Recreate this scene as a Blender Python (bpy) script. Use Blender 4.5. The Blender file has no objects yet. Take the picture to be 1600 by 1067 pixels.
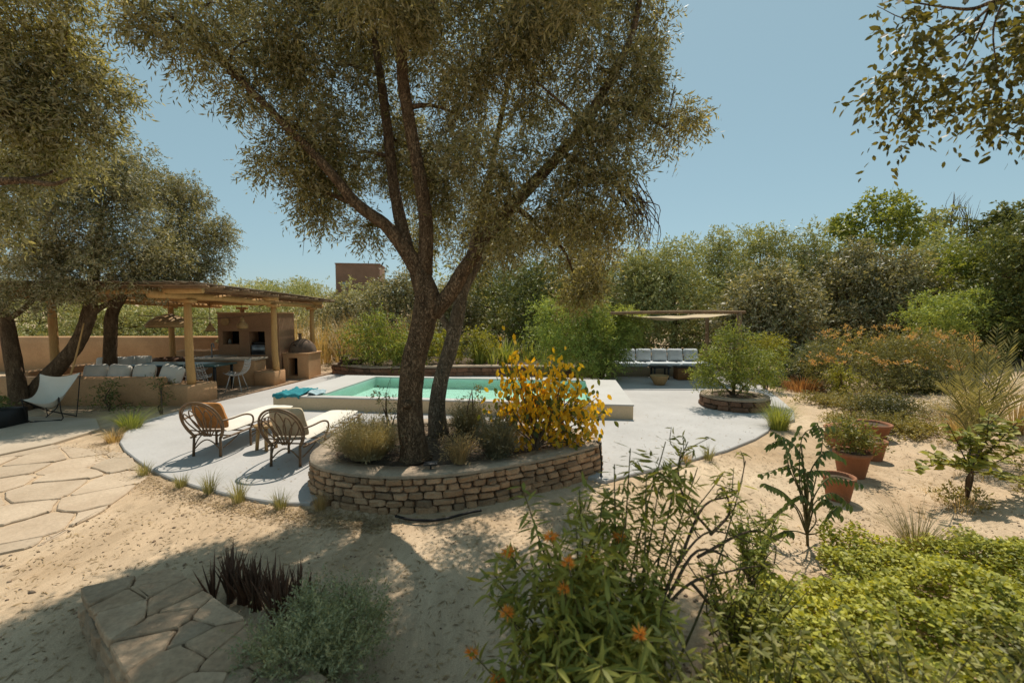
import bpy, math, random
import numpy as np
from mathutils import Vector, noise
random.seed(7)
rng = np.random.default_rng(7)
D = bpy.data
scene = bpy.context.scene
C = scene.collection
pi = math.pi
rad = math.radians

# ------------------------------------------------------------ camera, sky, sun
F, H, PITCH = 680.0, 2.1, math.atan(43.5 / 680)
cam = D.objects.new('camera', D.cameras.new('camera')); C.objects.link(cam)
cam.location = (0, 0, H); cam.rotation_euler = (pi / 2 - PITCH, 0, 0)
cam.data.sensor_width = 36; cam.data.lens = 36 * F / 1600; cam.data.clip_start = .05; cam.data.clip_end = 2000
cam.data.dof.use_dof = True; cam.data.dof.focus_distance = 7.0; cam.data.dof.aperture_fstop = 1.6
scene.camera = cam
SUN_AZ, SUN_EL = rad(14), rad(61)
w = D.worlds.new('World'); scene.world = w; w.use_nodes = True
nt = w.node_tree; bg = nt.nodes['Background']
sky = nt.nodes.new('ShaderNodeTexSky'); sky.sky_type = 'NISHITA'; sky.sun_disc = False
sky.sun_elevation = SUN_EL; sky.sun_rotation = SUN_AZ; sky.air_density = 1.0; sky.dust_density = .7; sky.ozone_density = 1.6; sky.altitude = 500
hs = nt.nodes.new('ShaderNodeHueSaturation'); hs.inputs['Saturation'].default_value = .85; hs.inputs['Hue'].default_value = .474
nt.links.new(sky.outputs[0], hs.inputs['Color']); mxs = nt.nodes.new('ShaderNodeMix'); mxs.data_type = 'RGBA'; mxs.inputs[0].default_value = .62; mxs.inputs[7].default_value = (2.6, 3.95, 4.35, 1)   # flat teal added to the sky colour evens its gradient and lifts the fill
nt.links.new(hs.outputs[0], mxs.inputs[6]); nt.links.new(mxs.outputs[2], bg.inputs[0])
bg.inputs[1].default_value = .09
sun = D.objects.new('sun', D.lights.new('sun', 'SUN')); C.objects.link(sun)
sun.data.energy = 4.0; sun.data.angle = rad(.53); sun.data.color = (1, .92, .8)
sd = Vector((math.sin(SUN_AZ) * math.cos(SUN_EL), math.cos(SUN_AZ) * math.cos(SUN_EL), math.sin(SUN_EL)))
sun.rotation_euler = sd.to_track_quat('Z', 'Y').to_euler(); sun.location = sd * 40
scene.view_settings.view_transform = 'Standard'; scene.view_settings.look = 'None'
scene.view_settings.exposure = 0.38; scene.view_settings.gamma = 1; scene.view_settings.use_curve_mapping = False

# ------------------------------------------------------------ pixel helpers
def ray(px, py):
    a = (px - 800) / F; b = -(py - 533.5) / F
    d = np.array([a, math.cos(PITCH) + b * math.sin(PITCH), -math.sin(PITCH) + b * math.cos(PITCH)])
    return d
def P(px, py, z=0.0):
    d = ray(px, py); t = (z - H) / d[2]; return np.array([d[0] * t, d[1] * t, z])
def PD(px, py, Y):
    d = ray(px, py); t = Y / d[1]; return np.array([d[0] * t, Y, H + d[2] * t])
def sst(a, b, x):
    t = np.clip((x - a) / (b - a), 0, 1); return t * t * (3 - 2 * t)
def zg(x, y):
    x = np.asarray(x, float); y = np.asarray(y, float)
    d = (x - 3.7) * .735 - (y - 4.3) * .68
    z = -.03 + .62 * sst(.1, 3.6, d) * sst(2.0, 4.5, y) + .34 * sst(3.9, 1.9, y) * sst(.3, 1.7, x)
    z = z + .09 * np.clip(y - 19, 0, 60) + .04 * np.sin(x * 1.3 + .5 * y) * sst(4.5, 7, x)
    return z
def zgf(x, y): return float(zg(x, y))

def GP(px, py):
    z = 0.
    for _ in range(30):
        q = P(px, py, z); z = .5 * z + .5 * zgf(q[0], q[1])
    return np.array([q[0], q[1], zgf(q[0], q[1])])

# ------------------------------------------------------------ materials
MATS = {}
def nodes(name):
    m = D.materials.new(name); m.use_nodes = True; t = m.node_tree
    return m, t, t.nodes['Principled BSDF'], t.nodes['Material Output']
def N(t, kind, **kw):
    n = t.nodes.new(kind)
    for k, v in kw.items():
        if k in n.inputs: n.inputs[k].default_value = v
        else: setattr(n, k, v)
    return n
def ramp(t, src, stops):
    r = t.nodes.new('ShaderNodeValToRGB'); e = r.color_ramp.elements
    e[0].position, e[0].color = stops[0][0], (*stops[0][1], 1); e[1].position, e[1].color = stops[-1][0], (*stops[-1][1], 1)
    for p, c in stops[1:-1]:
        q = e.new(p); q.color = (*c, 1)
    t.links.new(src, r.inputs[0]); return r.outputs[0]
def mixc(t, f, a, b, mode='MIX'):
    m = t.nodes.new('ShaderNodeMix'); m.data_type = 'RGBA'; m.blend_type = mode
    if isinstance(f, float): m.inputs[0].default_value = f
    else: t.links.new(f, m.inputs[0])
    for i, v in ((6, a), (7, b)):
        if isinstance(v, tuple): m.inputs[i].default_value = (*v, 1)
        else: t.links.new(v, m.inputs[i])
    return m.outputs[2]
def coords(t, stretch=(1, 1, 1), world=False):
    if world:
        g = t.nodes.new('ShaderNodeNewGeometry'); src = g.outputs['Position']
    else:
        g = t.nodes.new('ShaderNodeTexCoord'); src = g.outputs['Object']
    mp = t.nodes.new('ShaderNodeMapping'); mp.inputs['Scale'].default_value = stretch
    t.links.new(src, mp.inputs[0]); return mp.outputs[0]
def solid(name, c1, c2=None, scale=3, rough=.85, bump=.3, bscale=40, stretch=(1, 1, 1), spec=.25, metal=0, isl=0, fine=.5, obj_rand=0, bdist=.01, world=True):
    """plaster / stone / wood / cloth: two tones by noise, a fine second noise, bump"""
    if name in MATS: return MATS[name]
    m, t, p, o = nodes(name)
    c2 = c2 or tuple(x * .75 for x in c1)
    v = coords(t, stretch, world)
    n1 = N(t, 'ShaderNodeTexNoise', Scale=scale, Detail=6, Roughness=.6); t.links.new(v, n1.inputs['Vector'])
    col = ramp(t, n1.outputs['Fac'], [(.3, c2), (.7, c1)])
    n2 = N(t, 'ShaderNodeTexNoise', Scale=bscale, Detail=5, Roughness=.65); t.links.new(v, n2.inputs['Vector'])
    g = ramp(t, n2.outputs['Fac'], [(.25, (1 - fine,) * 3), (.75, (1,) * 3)])
    col = mixc(t, 1.0, col, g, 'MULTIPLY')
    if isl or obj_rand:
        s = t.nodes.new('ShaderNodeNewGeometry').outputs['Random Per Island'] if isl else t.nodes.new('ShaderNodeObjectInfo').outputs['Random']
        k = isl or obj_rand
        rr = ramp(t, s, [(0, (1 - k, 1 - k, 1 - k)), (.5, (1, 1 - k * .25, 1 - k * .45)), (1, (1 + k * .4, 1 + k * .3, 1 + k * .25))])
        col = mixc(t, 1.0, col, rr, 'MULTIPLY')
    t.links.new(col, p.inputs['Base Color'])
    p.inputs['Roughness'].default_value = rough; p.inputs['Specular IOR Level'].default_value = spec; p.inputs['Metallic'].default_value = metal
    if bump:
        b = N(t, 'ShaderNodeBump', Strength=bump, Distance=bdist)
        ad = N(t, 'ShaderNodeMath', operation='ADD'); t.links.new(n2.outputs['Fac'], ad.inputs[0]); t.links.new(n1.outputs['Fac'], ad.inputs[1])
        t.links.new(ad.outputs[0], b.inputs['Height']); t.links.new(b.outputs[0], p.inputs['Normal'])
    MATS[name] = m; return m
def leafm(name, c1, c2, back=None, trans=.35, rough=.5, spec=.3, hues=None, obj_rand=False):
    if name in MATS: return MATS[name]
    m, t, p, o = nodes(name)
    g = t.nodes.new('ShaderNodeNewGeometry')
    src = t.nodes.new('ShaderNodeObjectInfo').outputs['Random'] if obj_rand else g.outputs['Random Per Island']
    col = ramp(t, src, hues or [(0, c1), (1, c2)])
    n1 = N(t, 'ShaderNodeTexNoise', Scale=1.1, Detail=3); t.links.new(coords(t, (1, 1, 1), True), n1.inputs['Vector'])
    col = mixc(t, 1.0, col, ramp(t, n1.outputs['Fac'], [(.3, (.72, .74, .8)), (.7, (1.2, 1.15, 1.0))]), 'MULTIPLY')
    if back: colf = mixc(t, g.outputs['Backfacing'], col, back)
    else: colf = col
    t.links.new(colf, p.inputs['Base Color']); p.inputs['Roughness'].default_value = rough; p.inputs['Specular IOR Level'].default_value = spec
    tr = t.nodes.new('ShaderNodeBsdfTranslucent')
    tc = mixc(t, 1.0, col, (1.5, 1.35, .7), 'MULTIPLY'); t.links.new(tc, tr.inputs[0])
    ms = t.nodes.new('ShaderNodeMixShader'); ms.inputs[0].default_value = trans
    t.links.new(p.outputs[0], ms.inputs[1]); t.links.new(tr.outputs[0], ms.inputs[2]); t.links.new(ms.outputs[0], o.inputs[0])
    MATS[name] = m; return m
def cloth(name, c, c2=None, scale=2, weave=350):
    if name in MATS: return MATS[name]
    return solid(name, c, c2 or tuple(x * .86 for x in c), scale, .95, .35, weave, spec=.1, fine=.18, bdist=.003)

def sand_mat():
    m, t, p, o = nodes('sand'); v = coords(t, (1, 1, 1), True)
    n1 = N(t, 'ShaderNodeTexNoise', Scale=.55, Detail=5, Roughness=.55, Distortion=.6); t.links.new(v, n1.inputs['Vector'])
    col = ramp(t, n1.outputs['Fac'], [(.3, (.42, .3, .188)), (.5, (.53, .4, .272)), (.72, (.61, .485, .345))])
    v2 = coords(t, (2.2, .8, 1), True)
    n2 = N(t, 'ShaderNodeTexNoise', Scale=2.2, Detail=8, Roughness=.7, Distortion=1.2); t.links.new(v2, n2.inputs['Vector'])
    col = mixc(t, 1.0, col, ramp(t, n2.outputs['Fac'], [(.3, (.76, .75, .73)), (.62, (1.08, 1.07, 1.05))]), 'MULTIPLY')
    n3 = N(t, 'ShaderNodeTexNoise', Scale=130, Detail=3, Roughness=.8); t.links.new(v, n3.inputs['Vector'])
    col = mixc(t, 1.0, col, ramp(t, n3.outputs['Fac'], [(.3, (.7, .68, .65)), (.65, (1.1, 1.1, 1.1))]), 'MULTIPLY')
    vo = N(t, 'ShaderNodeTexVoronoi', Scale=22); t.links.new(v, vo.inputs['Vector'])
    col = mixc(t, ramp(t, vo.outputs['Distance'], [(.07, (.65,) * 3), (.16, (0,) * 3)]), col, (.2, .15, .1))
    t.links.new(col, p.inputs['Base Color']); p.inputs['Roughness'].default_value = .95; p.inputs['Specular IOR Level'].default_value = .12
    ad = N(t, 'ShaderNodeMath', operation='MULTIPLY_ADD'); t.links.new(n2.outputs['Fac'], ad.inputs[0]); ad.inputs[1].default_value = 4; t.links.new(n3.outputs['Fac'], ad.inputs[2])
    b = N(t, 'ShaderNodeBump', Strength=.45, Distance=.012); t.links.new(ad.outputs[0], b.inputs['Height']); t.links.new(b.outputs[0], p.inputs['Normal'])
    return m
def bark_mat(name, c1, c2):
    m, t, p, o = nodes(name); v = coords(t, (1, 1, .28), True)
    vo = N(t, 'ShaderNodeTexVoronoi', Scale=42, feature='DISTANCE_TO_EDGE'); 
    n0 = N(t, 'ShaderNodeTexNoise', Scale=14, Detail=5, Roughness=.65); t.links.new(v, n0.inputs['Vector'])
    mv = t.nodes.new('ShaderNodeMix'); mv.data_type = 'VECTOR'; mv.inputs[0].default_value = .22
    t.links.new(v, mv.inputs[4]); t.links.new(n0.outputs['Color'], mv.inputs[5]); t.links.new(mv.outputs[1], vo.inputs['Vector'])
    col = ramp(t, n0.outputs['Fac'], [(.3, c2), (.68, c1)])
    cr = ramp(t, vo.outputs['Distance'], [(0, (.3, .28, .26)), (.16, (1, 1, 1))])
    col = mixc(t, .85, col, cr, 'MULTIPLY')
    t.links.new(col, p.inputs['Base Color']); p.inputs['Roughness'].default_value = .95; p.inputs['Specular IOR Level'].default_value = .1
    ad = N(t, 'ShaderNodeMath', operation='MULTIPLY_ADD'); t.links.new(cr, ad.inputs[0]); ad.inputs[1].default_value = 1.2; t.links.new(n0.outputs['Fac'], ad.inputs[2])
    b = N(t, 'ShaderNodeBump', Strength=1, Distance=.02); t.links.new(ad.outputs[0], b.inputs['Height']); t.links.new(b.outputs[0], p.inputs['Normal'])
    return m
def water_mat():
    m, t, p, o = nodes('pool_water'); t.nodes.remove(p)
    n = N(t, 'ShaderNodeTexNoise', Scale=5, Detail=3, Distortion=.8); t.links.new(coords(t, (1, 1.6, 1), True), n.inputs['Vector'])
    b = N(t, 'ShaderNodeBump', Strength=.6, Distance=.03); t.links.new(n.outputs['Fac'], b.inputs['Height'])
    fr = N(t, 'ShaderNodeFresnel', IOR=1.33); t.links.new(b.outputs[0], fr.inputs['Normal'])
    fm = N(t, 'ShaderNodeMath', operation='MULTIPLY'); t.links.new(fr.outputs[0], fm.inputs[0]); fm.inputs[1].default_value = .85
    gl = N(t, 'ShaderNodeBsdfGlossy', Roughness=.03); t.links.new(b.outputs[0], gl.inputs['Normal'])
    tr = N(t, 'ShaderNodeBsdfTransparent', Color=(.8, .95, .91, 1))
    ms = t.nodes.new('ShaderNodeMixShader'); t.links.new(fm.outputs[0], ms.inputs[0]); t.links.new(tr.outputs[0], ms.inputs[1]); t.links.new(gl.outputs[0], ms.inputs[2])
    t.links.new(ms.outputs[0], o.inputs[0]); return m

SAND = sand_mat()
TERR = solid('terrace_concrete', (.48, .46, .437), (.39, .37, .348), .8, .8, .25, 30, fine=.16)
POOLW = solid('pool_rim', (.5, .48, .45), (.44, .42, .385), 1.2, .75, .12, 50, fine=.1)
POOLS = solid('pool_side', (.7, .53, .34), (.6, .44, .27), 1.5, .85, .2, 40, fine=.2)
POOLI = solid('pool_inside', (.58, .74, .66), (.47, .65, .56), 1, .7, .1, 30, fine=.1)
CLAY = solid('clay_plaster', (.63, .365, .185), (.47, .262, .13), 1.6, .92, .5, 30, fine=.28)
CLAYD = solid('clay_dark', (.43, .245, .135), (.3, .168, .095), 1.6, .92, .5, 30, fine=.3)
CTOP = solid('counter_concrete', (.42, .35, .26), (.34, .275, .2), 2, .6, .1, 50, fine=.15)
POST = solid('peeled_pole', (.68, .4, .155), (.52, .28, .1), 3, .7, .35, 26, stretch=(6, 6, .5), fine=.35)
POLE2 = solid('weathered_pole', (.36, .24, .14), (.2, .125, .07), 4, .85, .4, 40, fine=.4, obj_rand=.3)
REED = solid('reed', (.33, .25, .165), (.17, .12, .075), 5, .9, .4, 60, fine=.4, isl=.35)
STONE = solid('wall_stone', (.6, .405, .25), (.4, .265, .16), 7, .95, .7, 45, fine=.4, obj_rand=.42, bdist=.02)
STONE2 = solid('red_stone', (.33, .2, .13), (.2, .115, .075), 7, .95, .7, 45, fine=.4, obj_rand=.4, bdist=.02)
MORT = solid('mortar', (.38, .275, .19), (.26, .185, .125), 12, .95, .6, 60, fine=.4)
CAP = solid('wall_coping', (.5, .39, .28), (.36, .27, .19), 6, .9, .8, 34, fine=.4)
FLAG = solid('flagstone', (.57, .455, .33), (.45, .345, .24), 2.2, .9, .5, 30, fine=.25, obj_rand=.12, bdist=.012)
SLAB = solid('wall_slab', (.58, .43, .29), (.42, .295, .19), 5, .9, .8, 26, fine=.4, obj_rand=.3, bdist=.02)
SOIL = solid('soil', (.20, .14, .09), (.1, .07, .045), 9, .98, .9, 70, fine=.6, bdist=.03)
TERRA = solid('terracotta', (.38, .165, .085), (.27, .115, .06), 5, .85, .3, 60, fine=.25)
BARK = bark_mat('olive_bark', (.33, .22, .132), (.15, .098, .06))
BARKG = bark_mat('grey_bark', (.4, .315, .22), (.22, .17, .118))
TWIG = solid('twig', (.16, .105, .062), (.09, .058, .035), 9, .9, .2, 40)
TWIGG = solid('green_stem', (.17, .15, .06), (.1, .085, .035), 9, .8, .2, 40)
CANE = solid('rattan_cane', (.25, .148, .072), (.13, .075, .036), 14, .45, .3, 60, spec=.4, fine=.35)
CANEL = solid('pale_rattan', (.5, .32, .14), (.36, .21, .085), 14, .6, .5, 60, fine=.4)
WHITE = cloth('white_canvas', (.78, .72, .62))
CREAM = cloth('cream_cloth', (.6, .5, .35), (.5, .4, .26), 12)
ORANGE = cloth('orange_shaggy', (.52, .245, .085), (.4, .17, .055), 16)
BLUEW = cloth('pale_blue_cloth', (.66, .71, .74))
TURQ = cloth('turquoise_towel', (.05, .27, .3), (.025, .17, .2), 14)
PALEB = cloth('pale_towel', (.4, .52, .55))
BLACK = solid('black_metal', (.02, .02, .02), (.014, .013, .012), 8, .5, .05, 60, spec=.4)
STEEL = solid('steel', (.32, .34, .35), (.24, .25, .26), 4, .35, .05, 60, metal=.7)
WMET = solid('white_metal', (.72, .70, .66), (.65, .63, .59), 6, .45, .05, 60)
TGREEN = solid('green_table', (.05, .12, .11), (.035, .09, .085), 3, .3, .05, 40, spec=.5)
NEARBLACK = solid('near_black', (.014, .011, .009), (.007, .006, .005), 5, .95, .3, 40)  # plain near-black colour for recess backs and the oven openings
DOME = solid('oven_dome', (.25, .165, .11), (.07, .05, .038), 3.5, .92, .4, 34, fine=.3)
SAIL = cloth('sail_cloth', (.56, .44, .29))
RUBBER = solid('rubber', (.018, .017, .016), (.012, .011, .01), 8, .55, .1, 50)
BRICK = solid('far_brick', (.30, .18, .125), (.22, .13, .09), .6, .95, .2, 6, fine=.25)
WATER = water_mat()

OLIVE = leafm('olive_leaf', (0, 0, 0), (0, 0, 0), back=(.38, .335, .19), trans=.42, hues=[(0, (.06, .06, .018)), (.45, (.16, .148, .05)), (.8, (.28, .25, .1)), (1, (.44, .4, .22))])  # random leaf tones widened so sunlit and deep-dark leaves are in the colour
OLIVEN = leafm('olive_leaf_near', (0, 0, 0), (0, 0, 0), back=(.4, .37, .23), trans=.4, hues=[(0, (.065, .07, .02)), (.45, (.16, .158, .05)), (.8, (.29, .27, .11)), (1, (.45, .42, .25))])
OLIVEG = leafm('olive_grey_leaf', (0, 0, 0), (0, 0, 0), back=(0.41, 0.364, 0.235), trans=.28, hues=[(0, (0.0756, 0.0811, 0.0274)), (.5, (0.184, 0.175, 0.0686)), (.8, (0.313, 0.286, 0.137)), (1, (0.486, 0.437, 0.265))])
OLIVEB = leafm('far_olive_leaf', (0.187, 0.215, 0.0704), (0.419, 0.417, 0.151), back=(0.479, 0.46, 0.214), trans=.22)
DARKL = leafm('dark_leaf', (0.0847, 0.108, 0.0323), (0.227, 0.236, 0.0693), trans=.2)
GREENL = leafm('green_leaf', (0.118, 0.16, 0.0302), (0.319, 0.346, 0.0756), trans=.35)
FEATH = leafm('feathery_leaf', (0.189, 0.255, 0.0546), (0.378, 0.425, 0.118), trans=.35)
YELGR = leafm('yellow_green_leaf', (.17, .18, .02), (.33, .31, .055), trans=.4)
GCOV = leafm('groundcover_leaf', (0.143, 0.168, 0.0202), (0.554, 0.538, 0.084), trans=.35)
LEON = leafm('lance_leaf', (0.155, 0.182, 0.037), (0.4, 0.391, 0.0924), trans=.35)
LEONO = leafm('lance_leaf_single', (0.137, 0.164, 0.0336), (0.437, 0.419, 0.101), trans=.35, obj_rand=True)
YELLO = leafm('yellow_leaf', (.6, .33, .02), (.1, .11, .02), trans=.4, obj_rand=True, hues=[(0, (.75, .42, .015)), (.5, (.78, .5, .03)), (.68, (.7, .47, .04)), (.76, (.2, .21, .03)), (1, (.1, .12, .03))])
YELLS = leafm('yellow_leaf_mass', (.6, .33, .02), (.1, .11, .02), trans=.4, hues=[(0, (.75, .42, .015)), (.5, (.78, .5, .03)), (.68, (.7, .47, .04)), (.76, (.2, .21, .03)), (1, (.1, .12, .03))])
ORFL = leafm('orange_petal', (.72, .26, .04), (.78, .42, .1), trans=.4)
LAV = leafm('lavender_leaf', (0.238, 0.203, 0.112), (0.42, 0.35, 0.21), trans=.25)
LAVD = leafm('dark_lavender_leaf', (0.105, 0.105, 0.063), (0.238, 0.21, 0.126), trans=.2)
DRY = leafm('dry_grass', (.34, .24, .11), (.55, .4, .2), trans=.3)
GRASS = leafm('grass_blade', (.19, .19, .075), (.4, .36, .18), trans=.3)
GRASSG = leafm('green_grass_blade', (0.168, 0.224, 0.042), (0.42, 0.434, 0.119), trans=.35)
SANTO = leafm('santolina_leaf', (.19, .21, .125), (.36, .37, .235), trans=.25)
ALOE = leafm('aloe_leaf', (0.111, 0.0672, 0.047), (0.231, 0.118, 0.0756), trans=.1, rough=.4, obj_rand=True)
PALM = leafm('palm_leaf', (0.14, 0.14, 0.056), (0.336, 0.301, 0.14), trans=.25)
COMPO = leafm('compound_leaf', (.06, .1, .025), (.16, .2, .07), trans=.35, obj_rand=True)
LEMON = leafm('lemon_leaf', (0.14, 0.161, 0.0308), (0.378, 0.364, 0.07), trans=.35, obj_rand=True)
OVERH = leafm('overhang_leaf', (.06, .062, .018), (.19, .165, .045), trans=.4)
OVERO = leafm('overhang_leaf_single', (.06, .062, .018), (.19, .165, .045), trans=.4, obj_rand=True)

# ------------------------------------------------------------ mesh building
ROOT = {}
class MB:
    def __init__(s): s.v = []; s.f = []; s.n = 0
    def add(s, V, Fc):
        V = np.asarray(V, float).reshape(-1, 3); s.v.append(V)
        s.f += [tuple(int(i) + s.n for i in q) for q in Fc]; s.n += len(V); return s
    def box(s, c, d, rz=0, ch=0.012, jit=0):
        V, Fc = cbox(d, ch, jit); V = rot(V, rz) + np.asarray(c, float); return s.add(V, Fc)
    def tube(s, pts, r, n=8, res=4, wob=0, cap=True): return s.add(*tube(pts, r, n, res, wob, cap))
    def lathe(s, prof, c=(0, 0, 0), n=24, wob=0): return s.add(*lathe(prof, c, n, wob))
    @property
    def V(s): return np.concatenate(s.v)
def rot(V, a):
    c, q = math.cos(a), math.sin(a); V = np.asarray(V, float)
    return np.stack([V[..., 0] * c - V[..., 1] * q, V[..., 0] * q + V[..., 1] * c, V[..., 2]], -1)
def cbox(d, ch=.01, jit=0):
    """chamfered box, 44 triangles, centred"""
    h = np.array(d, float) / 2; ch = min(ch, .45 * min(d)); V = []; idx = {}
    for sx in (-1, 1):
        for sy in (-1, 1):
            for sz in (-1, 1):
                s = np.array([sx, sy, sz])
                for ax in range(3):
                    q = s * (h - ch); q[ax] = s[ax] * h[ax]; idx[(sx, sy, sz, ax)] = len(V); V.append(q)
    Fc = []
    for ax in range(3):
        o = [a for a in range(3) if a != ax]
        for sg in (-1, 1):
            ring = []
            for a, b in ((-1, -1), (1, -1), (1, 1), (-1, 1)):
                k = [0, 0, 0]; k[ax] = sg; k[o[0]] = a; k[o[1]] = b; ring.append(idx[(*k, ax)])
            Fc.append(ring)
    for ax in range(3):
        o = [a for a in range(3) if a != ax]
        for a in (-1, 1):
            for b in (-1, 1):
                k = [0, 0, 0]; k[o[0]] = a; k[o[1]] = b; k1 = k[:]; k1[ax] = -1; k2 = k[:]; k2[ax] = 1
                Fc.append([idx[(*k1, o[0])], idx[(*k2, o[0])], idx[(*k2, o[1])], idx[(*k1, o[1])]])
    for sx in (-1, 1):
        for sy in (-1, 1):
            for sz in (-1, 1): Fc.append([idx[(sx, sy, sz, a)] for a in range(3)])
    V = np.array(V)
    for f in Fc:   # outward
        nrm = np.cross(V[f[1]] - V[f[0]], V[f[2]] - V[f[0]])
        if nrm @ V[f].mean(0) < 0: f.reverse()
    if jit: V = V + rng.uniform(-jit, jit, V.shape) * np.array(d)
    return V, Fc
def catmull(pts, res):
    p = np.asarray(pts, float)
    if len(p) < 3 or res <= 1: return p
    q = np.vstack([2 * p[0] - p[1], p, 2 * p[-1] - p[-2]]); out = []
    for i in range(1, len(q) - 2):
        for k in range(res):
            t = k / res; a, b, c, d = q[i - 1], q[i], q[i + 1], q[i + 2]
            out.append(.5 * (2 * b + (c - a) * t + (2 * a - 5 * b + 4 * c - d) * t * t + (3 * b - a - 3 * c + d) * t ** 3))
    out.append(p[-1]); return np.array(out)
def tube(pts, r, n=8, res=4, wob=0, cap=True, closed=False):
    pts = np.asarray(pts, float); r = np.full(len(pts), r, float) if np.isscalar(r) else np.asarray(r, float)
    q = catmull(np.column_stack([pts, r]), res); p, r = q[:, :3], np.abs(q[:, 3]); m = len(p)
    T = np.gradient(p, axis=0); T /= np.linalg.norm(T, axis=1)[:, None] + 1e-9
    u = np.array([1., 0, 0]) if abs(T[0][0]) < .8 else np.array([0, 1., 0]); V = []
    a = np.arange(n) / n * 2 * pi
    for i in range(m):
        u = u - T[i] * (u @ T[i]); u /= np.linalg.norm(u) + 1e-9; v = np.cross(T[i], u)
        ring = p[i] + r[i] * (np.cos(a)[:, None] * u + np.sin(a)[:, None] * v)
        if wob:
            for k in range(n):
                d = ring[k] - p[i]; z = noise.noise(Vector((ring[k][0] * 7, ring[k][1] * 7, ring[k][2] * 2.2))) + .5 * noise.noise(Vector((ring[k][0] * 17, ring[k][1] * 17, ring[k][2] * 4)))
                ring[k] = ring[k] + d * z * wob
        V.append(ring)
    V = np.concatenate(V); Fc = [(i * n + k, i * n + (k + 1) % n, (i + 1) * n + (k + 1) % n, (i + 1) * n + k) for i in range(m - 1) for k in range(n)]
    if cap: Fc += [tuple(range(n - 1, -1, -1)), tuple((m - 1) * n + k for k in range(n))]
    return V, Fc
def lathe(prof, c=(0, 0, 0), n=24, wob=0):
    V = []; c = np.asarray(c, float)
    for r, z in prof:
        for k in range(n):
            a = k / n * 2 * pi; rr = max(r, 1e-4) * (1 + wob * math.sin(a * 3 + z * 9)); V.append((c[0] + rr * math.cos(a), c[1] + rr * math.sin(a), c[2] + z))
    m = len(prof); Fc = [(i * n + k, i * n + (k + 1) % n, (i + 1) * n + (k + 1) % n, (i + 1) * n + k) for i in range(m - 1) for k in range(n)]
    return np.array(V), Fc
def prism(poly, z0, z1, ch=0):
    p = np.asarray(poly, float)[:, :2]; n = len(p)
    if ((p[:, 0] * np.roll(p[:, 1], -1) - np.roll(p[:, 0], -1) * p[:, 1]).sum()) < 0: p = p[::-1]
    c = p.mean(0)
    if ch:
        dirs = (c - p) / (np.linalg.norm(c - p, axis=1)[:, None] + 1e-9)
        rows = [(p, z0), (p, z1 - ch), (p + dirs * ch, z1)]
    else: rows = [(p, z0), (p, z1)]
    V = np.concatenate([np.column_stack([q, np.full(n, z)]) for q, z in rows]); m = len(rows)
    Fc = [(i * n + k, i * n + (k + 1) % n, (i + 1) * n + (k + 1) % n, (i + 1) * n + k) for i in range(m - 1) for k in range(n)]
    Fc.append(tuple((m - 1) * n + k for k in range(n))); return V, Fc
def mk_mesh(name, V, Fc, m, smooth=True):
    me = D.meshes.new(name); V = np.ascontiguousarray(V, dtype=np.float32).reshape(-1, 3)
    if isinstance(Fc, np.ndarray):
        k = Fc.shape[1]; me.vertices.add(len(V)); me.vertices.foreach_set('co', V.ravel())
        me.loops.add(Fc.size); me.loops.foreach_set('vertex_index', Fc.ravel().astype(np.int32))
        me.polygons.add(len(Fc)); me.polygons.foreach_set('loop_start', np.arange(0, Fc.size, k, dtype=np.int32))
        me.update(calc_edges=True)
    else: me.from_pydata(V.tolist(), [], [list(f) for f in Fc])
    me.materials.append(m)
    if smooth: me.polygons.foreach_set('use_smooth', np.ones(len(me.polygons), bool)); 
    return me
def tag(o, label=None, cat=None, group=None, kind=None):
    for k, v in (('label', label), ('category', cat), ('group', group), ('kind', kind)):
        if v: o[k] = v
    return o
def thing(name, label, cat, loc=(0, 0, 0), group=None, rz=0):
    o = D.objects.new(name, None); C.objects.link(o); o.location = tuple(float(x) for x in loc); o.rotation_euler = (0, 0, rz); o.empty_display_size = .1
    ROOT[o.name] = np.array(loc, float); return tag(o, label, cat, group)
def obj(name, geo, m, parent=None, smooth=True, local=False, kind=None, label=None):
    """one mesh object; world-space vertices are made local to the thing's base"""
    V, Fc = (geo.V, geo.f) if isinstance(geo, MB) else geo
    if parent is not None and not local: V = np.asarray(V) - ROOT[parent.name]
    o = D.objects.new(name, mk_mesh(name, V, Fc, m, smooth)); C.objects.link(o)
    if parent is not None: o.parent = parent; ROOT[o.name] = ROOT.get(parent.name, np.zeros(3))
    return tag(o, label, None, None, kind)
def single(name, geo, m, label, cat, base, group=None, kind=None, smooth=True):
    V, Fc = (geo.V, geo.f) if isinstance(geo, MB) else geo
    o = D.objects.new(name, mk_mesh(name, np.asarray(V) - np.asarray(base, float), Fc, m, smooth)); C.objects.link(o); o.location = tuple(float(x) for x in base)
    ROOT[o.name] = np.array(base, float)
    return tag(o, label, cat, group, kind)
def struct(name, geo, m, smooth=False):
    return tag(obj(name, geo, m, None, smooth), kind='structure')
def inst(name, me, parent, loc, rz=0, sc=(1, 1, 1), rx=0, ry=0, quat=None):
    o = D.objects.new(name, me); C.objects.link(o); o.parent = parent
    o.location = tuple(float(a) for a in np.asarray(loc) - ROOT[parent.name]); o.scale = tuple(float(a) for a in sc)
    if quat is not None: o.rotation_mode = 'QUATERNION'; o.rotation_quaternion = quat
    else: o.rotation_euler = (rx, ry, rz)
    return o

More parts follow.
